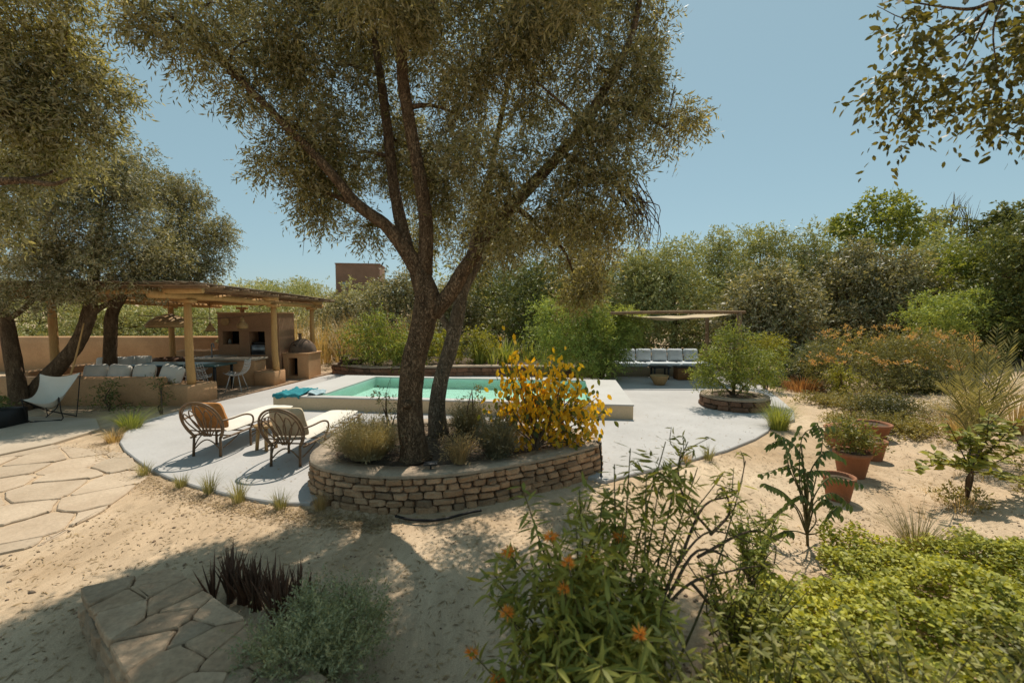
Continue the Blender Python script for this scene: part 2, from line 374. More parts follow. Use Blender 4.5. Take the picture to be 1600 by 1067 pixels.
# ------------------------------------------------------------ foliage
def unit(a): return a / (np.linalg.norm(a, axis=-1, keepdims=True) + 1e-9)
def leaf_quads(pos, d, nrm, L, W, wide=False):
    s = unit(np.cross(d, nrm)); L = np.broadcast_to(L, pos.shape[:1])[:, None]; W = np.broadcast_to(W, pos.shape[:1])[:, None] * .5
    n = unit(np.cross(s, d))
    if wide:
        V = np.stack([pos, pos + d * L * .3 + s * W * .9, pos + d * L * .68 + s * W * .8 - n * L * .04, pos + d * L - n * L * .12, pos + d * L * .68 - s * W * .8 - n * L * .04, pos + d * L * .3 - s * W * .9], 1); k = 6
    else:
        V = np.stack([pos, pos + d * L * .45 + s * W, pos + d * L, pos + d * L * .45 - s * W], 1); k = 4
    return V.reshape(-1, 3), np.arange(len(pos) * k).reshape(-1, k)
def foliage(cl, nleaf, L, W, lp=9, tw=.2, droop=.25, sub=7, subr=.5, wide=False, up=.5, fill=.75):
    cl = np.asarray(cl, float); subs = []
    for c in cl:
        u = unit(rng.normal(size=(sub, 3))); k = fill * rng.uniform(.35, 1, (sub, 1)) ** .5
        q = c[:3] + u * k * c[3:6]; r = c[3:6] * subr * rng.uniform(.55, 1.15, (sub, 1)); subs.append(np.hstack([q, r]))
    subs = np.concatenate(subs); wt = (subs[:, 3] * subs[:, 5]); wt = wt / wt.sum()
    nt = max(1, nleaf // lp); S = subs[rng.choice(len(subs), nt, p=wt)]
    u = unit(rng.normal(size=(nt, 3))); p0 = S[:, :3] + u * S[:, 3:6] * rng.uniform(.15, 1, (nt, 1)) ** .5
    d = unit(u * .9 + .7 * rng.normal(size=(nt, 3)) * .8 + np.array([0, 0, -droop]))
    tl = tw * rng.uniform(.6, 1.3, (nt, 1))
    t = (np.arange(lp)[None, :, None] + rng.random((nt, lp, 1))) / lp
    pos = p0[:, None] + d[:, None] * tl[:, None] * t + np.array([0, 0, -1.]) * (droop * .6 * tl[:, None] * t * t)
    perp = unit(np.cross(np.broadcast_to(d[:, None], pos.shape), rng.normal(size=pos.shape)))
    ld = unit(d[:, None] * .65 + perp * .8 + np.array([0, 0, -droop * .5])).reshape(-1, 3)
    nrm = unit(rng.normal(size=ld.shape) * .8 + np.array([0, 0, up])); pos = pos.reshape(-1, 3); k = rng.uniform(.65, 1.2, len(pos))
    V, Fc = leaf_quads(pos, ld, nrm, L * k, W * k, wide); return V, Fc, subs
def blades(base, n, h, spread, wd, lean=.5, arch=.5, seg=3, r0=.05):
    """grass tuft: n curved tapering blades"""
    base = np.asarray(base, float); a = rng.uniform(0, 2 * pi, n); rr = r0 * np.sqrt(rng.random(n)); hh = h * rng.uniform(.5, 1.1, n); out = spread * rng.uniform(.1, 1, n)
    d = np.stack([np.cos(a), np.sin(a), 0 * a], 1); s = np.stack([-np.sin(a), np.cos(a), 0 * a], 1); rows = []
    b = base + d * rr[:, None]
    for i in range(seg + 1):
        t = i / seg; c = b + d * (out * t ** (1 + arch))[:, None] + np.array([0, 0, 1.]) * (hh * (t - .35 * arch * t ** 3))[:, None]
        wv = wd * (1 - t * .92) * .5; rows.append(np.stack([c - s * wv, c + s * wv], 1))
    V = np.stack(rows, 1).reshape(-1, 3); st = 2 * (seg + 1); Fc = []
    o = (np.arange(n) * st)[:, None]
    for i in range(seg): Fc.append(o + np.array([[2 * i, 2 * i + 1, 2 * i + 3, 2 * i + 2]]))
    return V, np.concatenate(Fc)
def cat_geo(*gs):
    V = []; Fq = []; n = 0
    for v, f in gs: V.append(v); Fq.append(f + n); n += len(v)
    return np.concatenate(V), np.concatenate(Fq)
def sph(px, py, Y, rpx, ry=None, rd=1.0):
    c = PD(px, py, Y); r = rpx * Y / F; rz = (ry or rpx) * Y / F; return [*c, r, r * rd, rz]
def plant_tree(name, label, limbs, clumps, nleaf, leafmat, cat='tree', group=None, L=.065, W=.017, bark=None, lp=9, tw=.22, droop=.3, sub=8, subr=.5, wide=False, wob=.1, links=True, base=None, sides=12, up=.5, lkind='stuff', trunkname='trunk', rs=1.0):
    """limbs: world polylines (x,y,z,r); the first is the trunk; every clump of leaves is joined to the nearest limb by a branch"""
    limbs = [[(a, b_, c, d * rs) for a, b_, c, d in l] for l in limbs]
    b = np.array(limbs[0][0][:3]) if base is None else np.array(base); t = thing(name, label, cat, b, group); bark = bark or BARK
    samp = []
    for i, l in enumerate(limbs):
        l = np.array(l, float); obj(trunkname if i == 0 or trunkname == 'stem' else 'limb', tube(l[:, :3], l[:, 3], sides if l[0, 3] > .05 else 6, 5, wob), bark, t)
        samp.append(catmull(l, 4))
    V, Fc, subs = foliage(clumps, nleaf, L, W, lp, tw, droop, sub, subr, wide, up)
    if links:
        allp = np.concatenate(samp); mb = MB()
        for c in np.asarray(clumps):
            dd = np.linalg.norm(allp[:, :3] - c[:3], axis=1) + .6 * np.maximum(0, allp[:, 2] - c[2]); q = allp[dd.argmin()]
            mid = (q[:3] + c[:3]) / 2 + rng.normal(size=3) * .08 + np.array([0, 0, .06]); r0 = min(.045, q[3] * .5)
            mb.tube([q[:3], mid, c[:3]], [r0, r0 * .65, r0 * .3], 5, 3)
            near = subs[np.argsort(np.linalg.norm(subs[:, :3] - c[:3], axis=1))[:4]]
            for s in near: mb.tube([c[:3], (c[:3] + s[:3]) / 2 + rng.normal(size=3) * .03, s[:3]], [r0 * .3, r0 * .2, .003], 4, 2)
        obj('branches', mb, bark, t, kind='stuff')
    obj('crown', (V, Fc), leafmat, t, smooth=False, kind=lkind); return t
def bush(name, label, base, clumps, nleaf, m, cat='bush', L=.05, W=.02, group=None, stems=4, **kw):
    base = np.asarray(base, float); cl = np.asarray(clumps, float); limbs = []
    for i in range(min(stems, 9)):
        c = cl[i % len(cl)]; e = c[:3] + rng.normal(size=3) * .2 * c[3:6]; md = base * .55 + e * .45 + np.array([rng.normal() * .05, rng.normal() * .05, .05])
        limbs.append([(*(base + rng.normal(size=3) * np.array([.03, .03, 0]) - np.array([0, 0, .03])), .022), (*md, .014), (*e, .006)])
    return plant_tree(name, label, limbs, cl, nleaf, m, cat, group, L, W, TWIG, base=base, wob=0, trunkname='stem', links=kw.pop('links', True), **kw)

# ============================================================ SETTING
def grid_sheet(xs, ys):
    X, Y = np.meshgrid(xs, ys); Z = zg(X, Y); V = np.stack([X, Y, Z], -1).reshape(-1, 3); nx, ny = len(xs), len(ys)
    i = (np.arange(ny - 1)[:, None] * nx + np.arange(nx - 1)[None]).reshape(-1, 1); return V, np.hstack([i, i + 1, i + nx + 1, i + nx])
xs = np.concatenate([-np.geomspace(300, 13, 18), np.arange(-12, 14.1, .2), np.geomspace(15, 300, 18)])
ys = np.concatenate([[-60, -20, -6, -2], np.arange(-1, 16, .2), np.geomspace(16.2, 900, 40)])
struct('ground', grid_sheet(xs, ys), SAND, True)

TP = [P(*q)[:2] for q in [(484, 786), (440, 787), (395, 780), (350, 771), (305, 760), (262, 746), (232, 732), (210, 716), (194, 703), (187, 691), (192, 678), (206, 667), (232, 655), (292, 640), (346, 627), (432, 606), (500, 589)]]
TP += [np.array(q) for q in [(-6.2, 15.0), (-3, 14.6), (2, 14.8), (3.0, 16.2), (7.6, 16.2), (7.4, 13), (6.6, 10.6), (6.1, 9.3), (5.6, 8.5)]]
TP += [P(*q)[:2] for q in [(1206, 664), (1200, 674), (1180, 686), (1135, 704), (1060, 724), (1000, 738), (945, 752)]] + [np.array((.4, 5.9)), np.array((-1.2, 6)), np.array((-2, 5.3))]
struct('terrace', prism(TP, -.09, .012, .012), TERR)
struct('pergola_floor', prism([(-13, 10.4), (-7.1, 9.9), (-6.75, 12.9), (-6.4, 15.4), (-13, 15.5)], -.08, .006), solid('pergola_floor', (.36, .25, .165), (.28, .19, .12), 1.4, .8, .2, 40, fine=.2))
lp_ = [P(*q)[:2] for q in [(-60, 728), (0, 711), (80, 694), (157, 671), (150, 655), (60, 652), (-100, 655), (-300, 690), (-240, 760)]]
struct('side_paving', prism(lp_, -.08, .02, .01), solid('side_paving', (.55, .45, .34), (.45, .36, .26), 1.4, .85, .3, 40, fine=.2))

def voronoi(seeds, poly):
    """cells of a polygon, clipped by the bisectors between seeds"""
    out = []
    for i, s in enumerate(seeds):
        c = [np.array(p, float) for p in poly]
        for j, q in enumerate(seeds):
            if i == j: continue
            m = (s + q) / 2; n = q - s; r = []
            for a, b in zip(c, c[1:] + c[:1]):
                da, db = (a - m) @ n, (b - m) @ n
                if da <= 0: r.append(a)
                if da * db < 0: r.append(a + (b - a) * da / (da - db))
            c = r
            if not c: break
        if len(c) > 2: out.append(np.array(c))
    return out
def shrink(c, g, rd=.14, jt=.016):
    m = c.mean(0); k = np.linalg.norm(c - m, axis=1).mean(); c = m + (c - m) * max(.3, 1 - g / k)
    out = []
    for a, b, d in zip(np.roll(c, 1, 0), c, np.roll(c, -1, 0)):
        out += [b + (a - b) * rd, b + (d - b) * rd]
    out = np.array(out); mid = (out + np.roll(out, -1, 0)) / 2; out = np.stack([out, mid], 1).reshape(-1, 2); return out + rng.uniform(-jt, jt, out.shape)
# flagstone path, left: each stone its own piece
path = thing('flagstone_path', None, None, (0, 0, 0)); path['kind'] = 'structure'
fp = [P(*q)[:2] for q in [(-140, 705), (60, 690), (200, 705), (235, 742), (170, 790), (60, 850), (-190, 900)]]
sd_ = []
while len(sd_) < 58:
    q = np.array([rng.uniform(-9.5, -3.4), rng.uniform(3.2, 7)]); 
    if all(np.linalg.norm((q - s) * np.array([.7, 1])) > .36 for s in sd_): sd_.append(q)
for c in voronoi(sd_, fp):
    c = shrink(c, .026, .08)
    obj('flagstone', prism(c, -.07, -.012 + rng.uniform(-.01, .01), .01), FLAG, path, smooth=False)

# ============================================================ STONE PLANTER (round the olive)
def resample(poly, step, closed=True):
    p = np.asarray(poly, float); q = np.vstack([p, p[:1]]) if closed else p
    d = np.r_[0, np.cumsum(np.linalg.norm(np.diff(q, axis=0), axis=1))]; n = int(d[-1] / step); s = np.linspace(0, d[-1], n + 1)
    return np.column_stack([np.interp(s, d, q[:, 0]), np.interp(s, d, q[:, 1])])[:-1 if closed else None]
def closed_smooth(poly, res=6):
    p = np.asarray(poly, float); q = np.vstack([p[-2:], p, p[:2]]); s = catmull(q, res); return s[2 * res:-(2 * res) + 1 - 1]
def offset(p, g):
    t = np.roll(p, -1, 0) - np.roll(p, 1, 0); t /= np.linalg.norm(t, axis=1)[:, None]; nrm = np.column_stack([t[:, 1], -t[:, 0]])
    a = (p[:, 0] * np.roll(p[:, 1], -1) - np.roll(p[:, 0], -1) * p[:, 1]).sum()
    return p + nrm * (g if a > 0 else -g)
def ring_band(o, i, z0, z1):
    n = len(o); V = np.concatenate([np.column_stack([q, np.full(n, z)]) for q, z in ((o, z0), (o, z1 - .012), (o * .998 + i * .002, z1), (i, z1), (i, z0))]); Fc = []
    for r in range(4): Fc += [(r * n + k, r * n + (k + 1) % n, (r + 1) * n + (k + 1) % n, (r + 1) * n + k) for k in range(n)]
    return V, Fc
STM = []
for i in range(10):
    V, Fc = cbox((1, 1, 1), .15, .06); STM.append((V, Fc))
def stone_meshes(m): return [mk_mesh('stone', V, Fc, m, False) for V, Fc in STM]
SM1, SM2, SM3 = stone_meshes(STONE), stone_meshes(STONE2), stone_meshes(SLAB)
def lay_stones(parent, line, z0, hts, l0, l1, depth, meshes, closed=True, gap=.014):
    """dry-laid courses along a plan line; every stone an object"""
    p = np.asarray(line); q = np.vstack([p, p[:1]]) if closed else p
    d = np.r_[0, np.cumsum(np.linalg.norm(np.diff(q, axis=0), axis=1))]; T = d[-1]; z = z0; cnt = 0
    for ci, h in enumerate(hts):
        s = rng.uniform(0, .1)
        while s < T - .02:
            l = min(rng.uniform(l0, l1), T - s + .02); m = s + l / 2
            x, y = np.interp(m, d, q[:, 0]), np.interp(m, d, q[:, 1]); x2, y2 = np.interp(min(m + .03, T), d, q[:, 0]), np.interp(min(m + .03, T), d, q[:, 1]); x1, y1 = np.interp(m - .03, d, q[:, 0]), np.interp(m - .03, d, q[:, 1])
            hh = h * rng.uniform(.86, 1.1)
            inst('stone', meshes[rng.integers(10)], parent, (x, y, z + h / 2 + rng.uniform(-.006, .006)), math.atan2(y2 - y1, x2 - x1), (l - gap, depth * rng.uniform(.85, 1.15), hh - gap * .7), rx=rng.uniform(-.05, .05), ry=rng.uniform(-.07, .07)); cnt += 1
            s += l
        z += h
    return cnt
PL = [(-2.46, 6.35), (-2.5, 5.6), (-2.42, 5.12), (-2.2, 4.83), (-1.85, 4.64), (-1.3, 4.52), (-.7, 4.58), (-.1, 4.82), (.5, 5.16), (1.05, 5.55), (1.2, 5.8), (1.05, 6.25), (.3, 6.75), (-1, 7.0), (-2.1, 6.9)]
pl = resample(closed_smooth(PL), .06)
plant = thing('stone_planter', 'kidney-shaped raised bed of dry-laid stone round the big olive trunk', 'planter', (-.8, 5.6, 0))
inn = offset(pl, -.28); core_o = offset(pl, -.05)
obj('wall_core', ring_band(core_o, inn, -.08, .35), MORT, plant)
lay_stones(plant, offset(pl, -.055), -.05, [.09, .075, .085, .072, .078], .10, .25, .15, SM1)
obj('coping', ring_band(offset(pl, .012) + rng.normal(size=pl.shape) * .004, inn + rng.normal(size=pl.shape) * .004, .352, .386), CAP, plant)
sp_ = offset(inn, .03)
def soil_disc(poly, z, bump):
    n = len(poly); c = poly.mean(0); V = []; rings = [1, .8, .6, .4, .2]
    for r in rings:
        for q in poly:
            xy = c + (q - c) * r; V.append((*xy, z + bump * (1 - r) + .02 * noise.noise(Vector((xy[0] * 5, xy[1] * 5, 0)))))
    V.append((*c, z + bump)); Fc = [(i * n + k, i * n + (k + 1) % n, (i + 1) * n + (k + 1) % n, (i + 1) * n + k) for i in range(4) for k in range(n)]
    Fc += [(4 * n + k, 4 * n + (k + 1) % n, 5 * n) for k in range(n)]; return np.array(V), Fc
obj('soil', soil_disc(sp_, .345, .06), SOIL, plant)

# round stone planter on the far terrace
rc = np.array([5.02, 9.75]); an = np.arange(40) / 40 * 2 * pi
rp = rc + .7 * np.column_stack([np.cos(an), np.sin(an)])
rpl = thing('round_planter', 'low round stone planter holding a bushy shrub on the far terrace', 'planter', (*rc, 0))
obj('wall_core', ring_band(offset(rp, -.05), offset(rp, -.2), -.02, .24), MORT, rpl)
lay_stones(rpl, offset(rp, -.05), .0, [.12, .115], .2, .38, .14, SM2)
obj('coping', ring_band(offset(rp, .01), offset(rp, -.22), .238, .28), CAP, rpl); obj('soil', soil_disc(offset(rp, -.19), .24, .03), SOIL, rpl)

# low retaining wall behind the pool
rw = [(-6.35, 15.2), (-5.6, 14.7), (-4.6, 14.2), (-3, 14.3), (-1, 14.5), (1, 14.4), (2.9, 14.1)]
rwl = catmull(np.array(rw), 6)
ret = thing('retaining_wall', 'low reddish stone wall with pale coping behind the pool', 'wall', (-1.5, 14.4, 0))
def strip_wall(line, th, z0, z1):
    t = np.gradient(line, axis=0); t /= np.linalg.norm(t, axis=1)[:, None]; nr = np.column_stack([-t[:, 1], t[:, 0]]); a, b = line, line + nr * th; n = len(line)
    V = np.concatenate([np.column_stack([q, np.full(n, z)]) for q, z in ((a, z0), (a, z1), (b, z1), (b, z0))])
    Fc = [(r * n + k, r * n + k + 1, (r + 1) * n + k + 1, (r + 1) * n + k) for r in range(3) for k in range(n - 1)] + [(0, n, 2 * n, 3 * n), (n - 1, 4 * n - 1, 3 * n - 1, 2 * n - 1)]
    return V, Fc
obj('wall_core', strip_wall(rwl + np.array([0, .06]), .3, -.1, .3), MORT, ret)
lay_stones(ret, rwl + np.array([0, .07]), -.02, [.16, .15], .22, .45, .14, SM2, closed=False)
obj('coping', strip_wall(rwl - np.array([0, .02]), .42, .305, .35), CAP, ret)
bed = np.array([(-6.4, 15.4), (-4.6, 14.5), (-3, 14.55), (-1, 14.75), (1, 14.65), (3.0, 14.4), (3.2, 17), (-6.6, 18.5)])
struct('raised_bed', prism(bed, -.1, .31), SOIL)

# ============================================================ POOL
A = rad(-7); FL = np.array([-5.25, 9.43])
def pw(u, v): return FL + rot(np.array([u, v, 0.]), A)[:2]
pool = thing('swimming_pool', 'raised rectangular pool of green water with wide pale plaster rim', 'swimming pool', (*pw(3.85, 1.6), 0))
PLn, PWd, IN = 7.72, 3.25, (1.0, 6.9, .2, 3.05)
out_ = np.array([pw(0, 0), pw(PLn, 0), pw(PLn, PWd), pw(0, PWd)]); inn_ = np.array([pw(IN[0], IN[2]), pw(IN[1], IN[2]), pw(IN[1], IN[3]), pw(IN[0], IN[3])])
def rb(o, i, z0, z1): return ring_band(resample(o, 9), resample(i, 9), z0, z1)
def ring4(o, i, z0, z1):
    V = np.concatenate([np.column_stack([q, np.full(4, z)]) for q, z in ((o, z0), (o, z1), (i, z1), (i, z0))]); Fc = []
    for r in range(3): Fc += [(r * 4 + k, r * 4 + (k + 1) % 4, (r + 1) * 4 + (k + 1) % 4, (r + 1) * 4 + k) for k in range(4)]
    return V, Fc
obj('side_wall', ring4(out_ + (out_.mean(0) - out_) * .004, inn_ + (inn_ - inn_.mean(0)) * .012, -.05, .276), POOLS, pool, smooth=False)
obj('coping', ring4(out_, inn_, .278, .305), POOLW, pool, smooth=False)
V = np.concatenate([np.column_stack([inn_, np.full(4, .277)]), np.column_stack([inn_, np.full(4, .0135)])])
bsn = obj('basin', (V, [(0, 1, 5, 4), (1, 2, 6, 5), (2, 3, 7, 6), (3, 0, 4, 7), (4, 5, 6, 7)]), POOLI, pool, smooth=False)
wl = inn_.mean(0) + (inn_ - inn_.mean(0)) * .9995
obj('water', (np.column_stack([wl, np.full(4, .235)]), [(0, 1, 2, 3)]), WATER, bsn, smooth=False)

# towels on the pool corner
def drape(c, w_, l_, rz, edge, m, name, label, zt):
    n = 26; V = []
    for i in range(n):
        for j in range(n):
            u, v = (i / (n - 1) - .5) * w_, (j / (n - 1) - .5) * l_
            z = zt + .055 + .045 * noise.noise(Vector((u * 7, v * 7, w_))) + .02 * noise.noise(Vector((u * 19, v * 19, 2)))
            if v < edge: z -= (edge - v) * .95; v = edge - .03 - .02 * noise.noise(Vector((u * 9, z * 9, 4)))
            V.append((u + .03 * noise.noise(Vector((v * 8, u * 3, 1))), v, z))
    V = rot(np.array(V), rz) + np.array([c[0], c[1], 0]); Fc = [(i * n + j, (i + 1) * n + j, (i + 1) * n + j + 1, i * n + j + 1) for i in range(n - 1) for j in range(n - 1)]
    o = single(name, (V, Fc), m, label, 'towel', (c[0], c[1], zt)); md = o.modifiers.new('thick', 'SOLIDIFY'); md.thickness = .016; return o
drape(pw(.34, .3), .62, .8, A, -.31, TURQ, 'towel', 'turquoise fringed towel draped over the left corner of the pool rim', .305)
drape(pw(.85, .34), .34, .4, A + .4, -9, PALEB, 'towel', 'pale folded cloth lying beside the turquoise towel on the pool rim', .30)

# ============================================================ PERGOLA and outdoor kitchen
perg = thing('pergola', 'timber pergola with a rustic reed roof over the outdoor kitchen', 'pergola', (-9, 12.6, 0))
posts = [(-7.58, 10.2, .44, .085), (-7.02, 12.85, .42, .085), (-7.02, 15.3, 0, .075), (-10.75, 10.2, 0, .085), (-10.95, 14.0, 0, .085), (-9.4, 15.2, 0, .075)]
RZ = lambda x, y: 2.50 - .022 * (y - 10)
for x, y, z0, r in posts:
    zt = RZ(x, y) - .1
    po = obj('post', MB().tube([(x + .015, y, z0 - .005), (x - .01, y, 1.2), (x, y, zt - .03)], [r * 1.1, r, r * .93], 14, 5, .06), POST, perg); obj('capital', MB().box((x, y, zt), (.3, .26, .09), 0, .02), POST, po)
for x, r in ((-7.12, .085), (-10.85, .085)):
    obj('beam', MB().tube([(x - .55 if x > -9 else x - .2, 9.25, RZ(0, 9.3)), (x - (.3 if x > -9 else 0), 11, RZ(0, 11) + .02), (x + .05, 13, RZ(0, 13) - .02), (x + .1, 16.1, RZ(0, 16.1))], [r, r, r * .92, r * .8], 12, 5, .06), POST, perg)
for y in (9.55, 12.6, 15.5):
    obj('cross_beam', MB().tube([(-12.4, y + .02, RZ(0, y) + .1), (-9, y, RZ(0, y) + .08), (-6.75, y, RZ(0, y) + .1)], [.075, .07, .07], 10, 4, .06), POST, perg)
for k in range(46):
    y = 9.2 + k * .152 + rng.uniform(-.03, .03); x1 = -6.68 + rng.uniform(-.12, .2); r = rng.uniform(.022, .04)
    obj('roof_pole', MB().tube([(-12.5 + rng.uniform(-.2, .2), y, RZ(0, y) + .165), (-9.5, y + rng.uniform(-.04, .04), RZ(0, y) + .17 + rng.uniform(-.02, .02)), (x1, y + rng.uniform(-.05, .05), RZ(0, y) + .165 + rng.uniform(-.02, .03))], [r, r, r * .8], 7, 3, .08), POLE2, perg)
mb = MB()
for k in range(210):
    x = -12.4 + k * .0275; y0 = 9.05 + rng.uniform(-.15, .25)
    if k % 1 == 0: mb.tube([(x, y0, RZ(0, y0) + .225 + rng.uniform(0, .02)), (x + rng.uniform(-.05, .05), 12.6, RZ(0, 12.6) + .235 + rng.uniform(0, .03)), (x + rng.uniform(-.05, .05), 16.3 + rng.uniform(-.2, .2), RZ(0, 16) + .225)], .015, 4, 1)
obj('reed_mat', mb, REED, perg, kind='stuff')

single('courtyard_wall', MB().box((-15.4, 16.1, .6), (11.8, .38, 1.32), rad(1), .05), CLAY, 'long brown clay wall closing the courtyard behind the pergola', 'wall', (-15.4, 16.1, -.06))
seat = thing('bench_wall', 'L-shaped built-in clay bench with a low back facing the garden', 'bench', (-9.9, 10.3, 0))
obj('back', MB().box((-10.15, 10.12, .28), (4.1, .3, .68), rad(-2), .04), CLAY, seat)
obj('seat', MB().box((-10.15, 10.62, .2), (4.1, .68, .45), rad(-2), .04), CLAY, seat)
obj('end_block', MB().box((-7.78, 10.34, .19), (.9, .82, .5), rad(-11), .03), CLAY, seat)
seat2 = single('rear_bench', MB().box((-11.9, 12.2, .2), (.8, 2.6, .5), 0, .04).box((-12.3, 12.2, .3), (.25, 2.6, .7), 0, .04), CLAY, 'clay bench at the far side of the dining table', 'bench', (-12, 12.2, -.05))
def pillow(w_, h_, t_, n=12):
    V = []; 
    for sgn in (1, -1):
        for i in range(n):
            for j in range(n):
                u, v = 2 * i / (n - 1) - 1, 2 * j / (n - 1) - 1; e = max(0, (1 - abs(u) ** 3.2) * (1 - abs(v) ** 3.2)) ** .42
                k = 1 - .05 * (1 - abs(v)) * abs(u) ** 2 - .05 * (1 - abs(u)) * abs(v) ** 2 - .10 * (abs(u) * abs(v)) ** 5
                wr = .05 * noise.noise(Vector((u * 2.2, v * 2.2, sgn * 3 + w_ * 9)))
                V.append((u * w_ / 2 * k, sgn * (t_ / 2 * e + t_ * wr * e), v * h_ / 2 * k))
    Fc = []
    for s in range(2):
        for i in range(n - 1):
            for j in range(n - 1):
                a = s * n * n + i * n + j; q = (a, a + n, a + n + 1, a + 1); Fc.append(q if s else q[::-1])
    return np.array(V), Fc
def place(V, c, rz=0, rx=0, ry=0):
    c1, s1 = math.cos(rx), math.sin(rx); V = np.asarray(V, float); V = np.stack([V[:, 0], V[:, 1] * c1 - V[:, 2] * s1, V[:, 1] * s1 + V[:, 2] * c1], 1)
    c2, s2 = math.cos(ry), math.sin(ry); V = np.stack([V[:, 0] * c2 + V[:, 2] * s2, V[:, 1], -V[:, 0] * s2 + V[:, 2] * c2], 1)
    return rot(V, rz) + np.asarray(c, float)
def cushion(c, w_, h_, t_, rz, rx, m, label, ry=0, name='cushion', group=None):
    V, Fc = pillow(w_, h_, t_); V = place(V, c, rz, rx, ry); return single(name, (V, Fc), m, label, 'cushion', (c[0], c[1], V[:, 2].min()), group)
G = 'white cushions along the clay bench'
for i, (px, lb) in enumerate([(146, 'white cushion at the left end of the clay bench row'), (183, 'white cushion second from the left in the clay bench row'), (222, 'white cushion third from the left in the clay bench row'), (265, 'tilted white cushion beside the front pergola post')]):
    y = 10.42; x = (px - 800) / F * y
    cushion((x, y, .66 - (.02 if i == 3 else 0)), .56, .46, .26, rad(-2 + rng.uniform(-6, 6)), rad(-14), WHITE, lb, rad((-3, 4, 0, 12)[i]), group=G)
for px, y, lb in [(166, 11.75, 'white cushion behind the bench row at the dining nook'), (192, 11.95, 'middle white cushion of the rear bench row'), (216, 12.15, 'right white cushion of the rear bench row')]:
    x = (px - 800) / F * y; cushion((x, y, .70), .56, .46, .26, rad(20), rad(-12), WHITE, lb, group='white cushions on the rear bench')

kit = thing('kitchen_block', 'tall brown clay kitchen block with two recesses', 'kitchen block', (-8.4, 14.4, 0))
x0, x1, y0, y1, ht = -9.4, -7.45, 13.9, 14.9, 2.1
def Xp(px, y): return (px - 800) / F * y
n1 = (Xp(347, y0), Xp(373, y0), 1.12, 1.54); n2 = (Xp(389, y0), Xp(413, y0), .78, 1.53)
mb = MB()
def bx(a, b, c, d, e, f, mbb=None, ch=.004): (mbb or mb).box(((a + b) / 2, (c + d) / 2, (e + f) / 2), (b - a, d - c, f - e), 0, ch)
bx(x0, n1[0], y0, y1, -.03, ht); bx(n1[1], n2[0], y0, y1, -.03, ht); bx(n2[1], x1, y0, y1, -.03, ht)
for a, b, c, d in (n1, n2):
    bx(a, b, y0, y1, -.03, c); bx(a, b, y0, y1, d, ht); bx(a, b, y0 + .55, y1, c, d)
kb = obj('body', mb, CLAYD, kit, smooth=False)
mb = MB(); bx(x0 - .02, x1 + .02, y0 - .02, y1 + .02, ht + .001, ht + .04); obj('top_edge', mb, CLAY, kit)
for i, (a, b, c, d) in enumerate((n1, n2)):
    mb = MB(); bx(a + .002, b - .002, y0 + .5, y0 + .546, c + .002, d - .002); obj('recess_back', mb, NEARBLACK, kb)
gr = thing('barbecue_grill', 'steel built-in barbecue grill in the right recess of the kitchen block', 'grill', ((n2[0] + n2[1]) / 2, 14.1, .78))
mb = MB(); bx(n2[0] + .03, n2[1] - .03, 13.93, 14.35, .785, 1.1); gb = obj('body', mb, STEEL, gr)
mb = MB(); bx(n2[0] + .05, n2[1] - .05, 13.905, 13.928, .83, .93); obj('drawer', mb, BLACK, gb)
obj('handle', MB().tube([(n2[0] + .07, 13.89, 1.04), (n2[1] - .07, 13.89, 1.04)], .012, 6, 1), STEEL, gb)
mb = MB(); bx(n2[0] + .03, n2[1] - .03, 13.97, 14.35, 1.105, 1.2, ch=.03); obj('lid', mb, BLACK, gr)
single('jar', MB().lathe([(0, 0), (.05, 0), (.055, .1), (.03, .13), (.032, .16), (0, .16)], (n1[0] + .1, 14.1, 1.121), 12), solid('glass_jar', (.35, .37, .33), None, 5, .2, 0), 'small glass jar in the left recess of the kitchen block', 'jar', (n1[0] + .1, 14.1, 1.121))

cnt = thing('kitchen_counter', 'clay kitchen counter with a pale concrete worktop', 'counter', (-8.5, 12.9, 0))
mb = MB(); bx(-9.45, -7.5, 12.62, 13.22, -.03, .73, ch=.03); bx(-9.45, -8.85, 13.221, 13.88, -.03, .73, ch=.02); obj('base', mb, CLAY, cnt)
mb = MB(); bx(-9.5, -7.46, 12.57, 13.26, .732, .79); bx(-9.5, -8.8, 13.261, 13.885, .732, .79); obj('worktop', mb, CTOP, cnt)
obj('plinth', MB().box((-7.2, 12.86, .19), (.62, .62, .46), 0, .03), CLAY, cnt)
mb = MB(); bx(-9.2, -9.0, 14.2, 14.3, .8, .9)
fau = single('faucet', MB().tube([(-9.0, 13.0, .79), (-9.0, 13.0, 1.1), (-8.96, 12.96, 1.2), (-8.86, 12.88, 1.2), (-8.82, 12.85, 1.1)], .018, 8, 4).lathe([(0, 0), (.035, 0), (.035, .03), (0, .03)], (-9.0, 13.0, .79), 12), STEEL, 'curved steel tap on the concrete worktop', 'tap', (-9, 13, .79))
rear = single('rear_counter', MB().box((-10.3, 14.6, .42), (1.7, .6, .92), 0, .03), CLAY, 'clay side counter against the courtyard wall', 'counter', (-10.3, 14.6, -.04))
single('clay_drum', MB().lathe([(0, 0), (.36, 0), (.4, .2), (.4, .74), (.37, .78), (.33, .78), (.33, .7), (0, .7)], (-10.3, 13.0, .002), 24), solid('brown_drum', (.2, .1, .05), (.13, .065, .035), 4, .8, .3, 30), 'round brown drum standing left of the kitchen counter', 'drum', (-10.3, 13.0, .002))
fv = thing('flower_vase', 'small vase of pale flowers on the rear counter', 'vase', (-9.75, 14.5, .88))
obj('vase', MB().lathe([(0, 0), (.05, 0), (.07, .1), (.04, .18), (.045, .2)], (-9.75, 14.5, .881), 12), TERRA, fv)
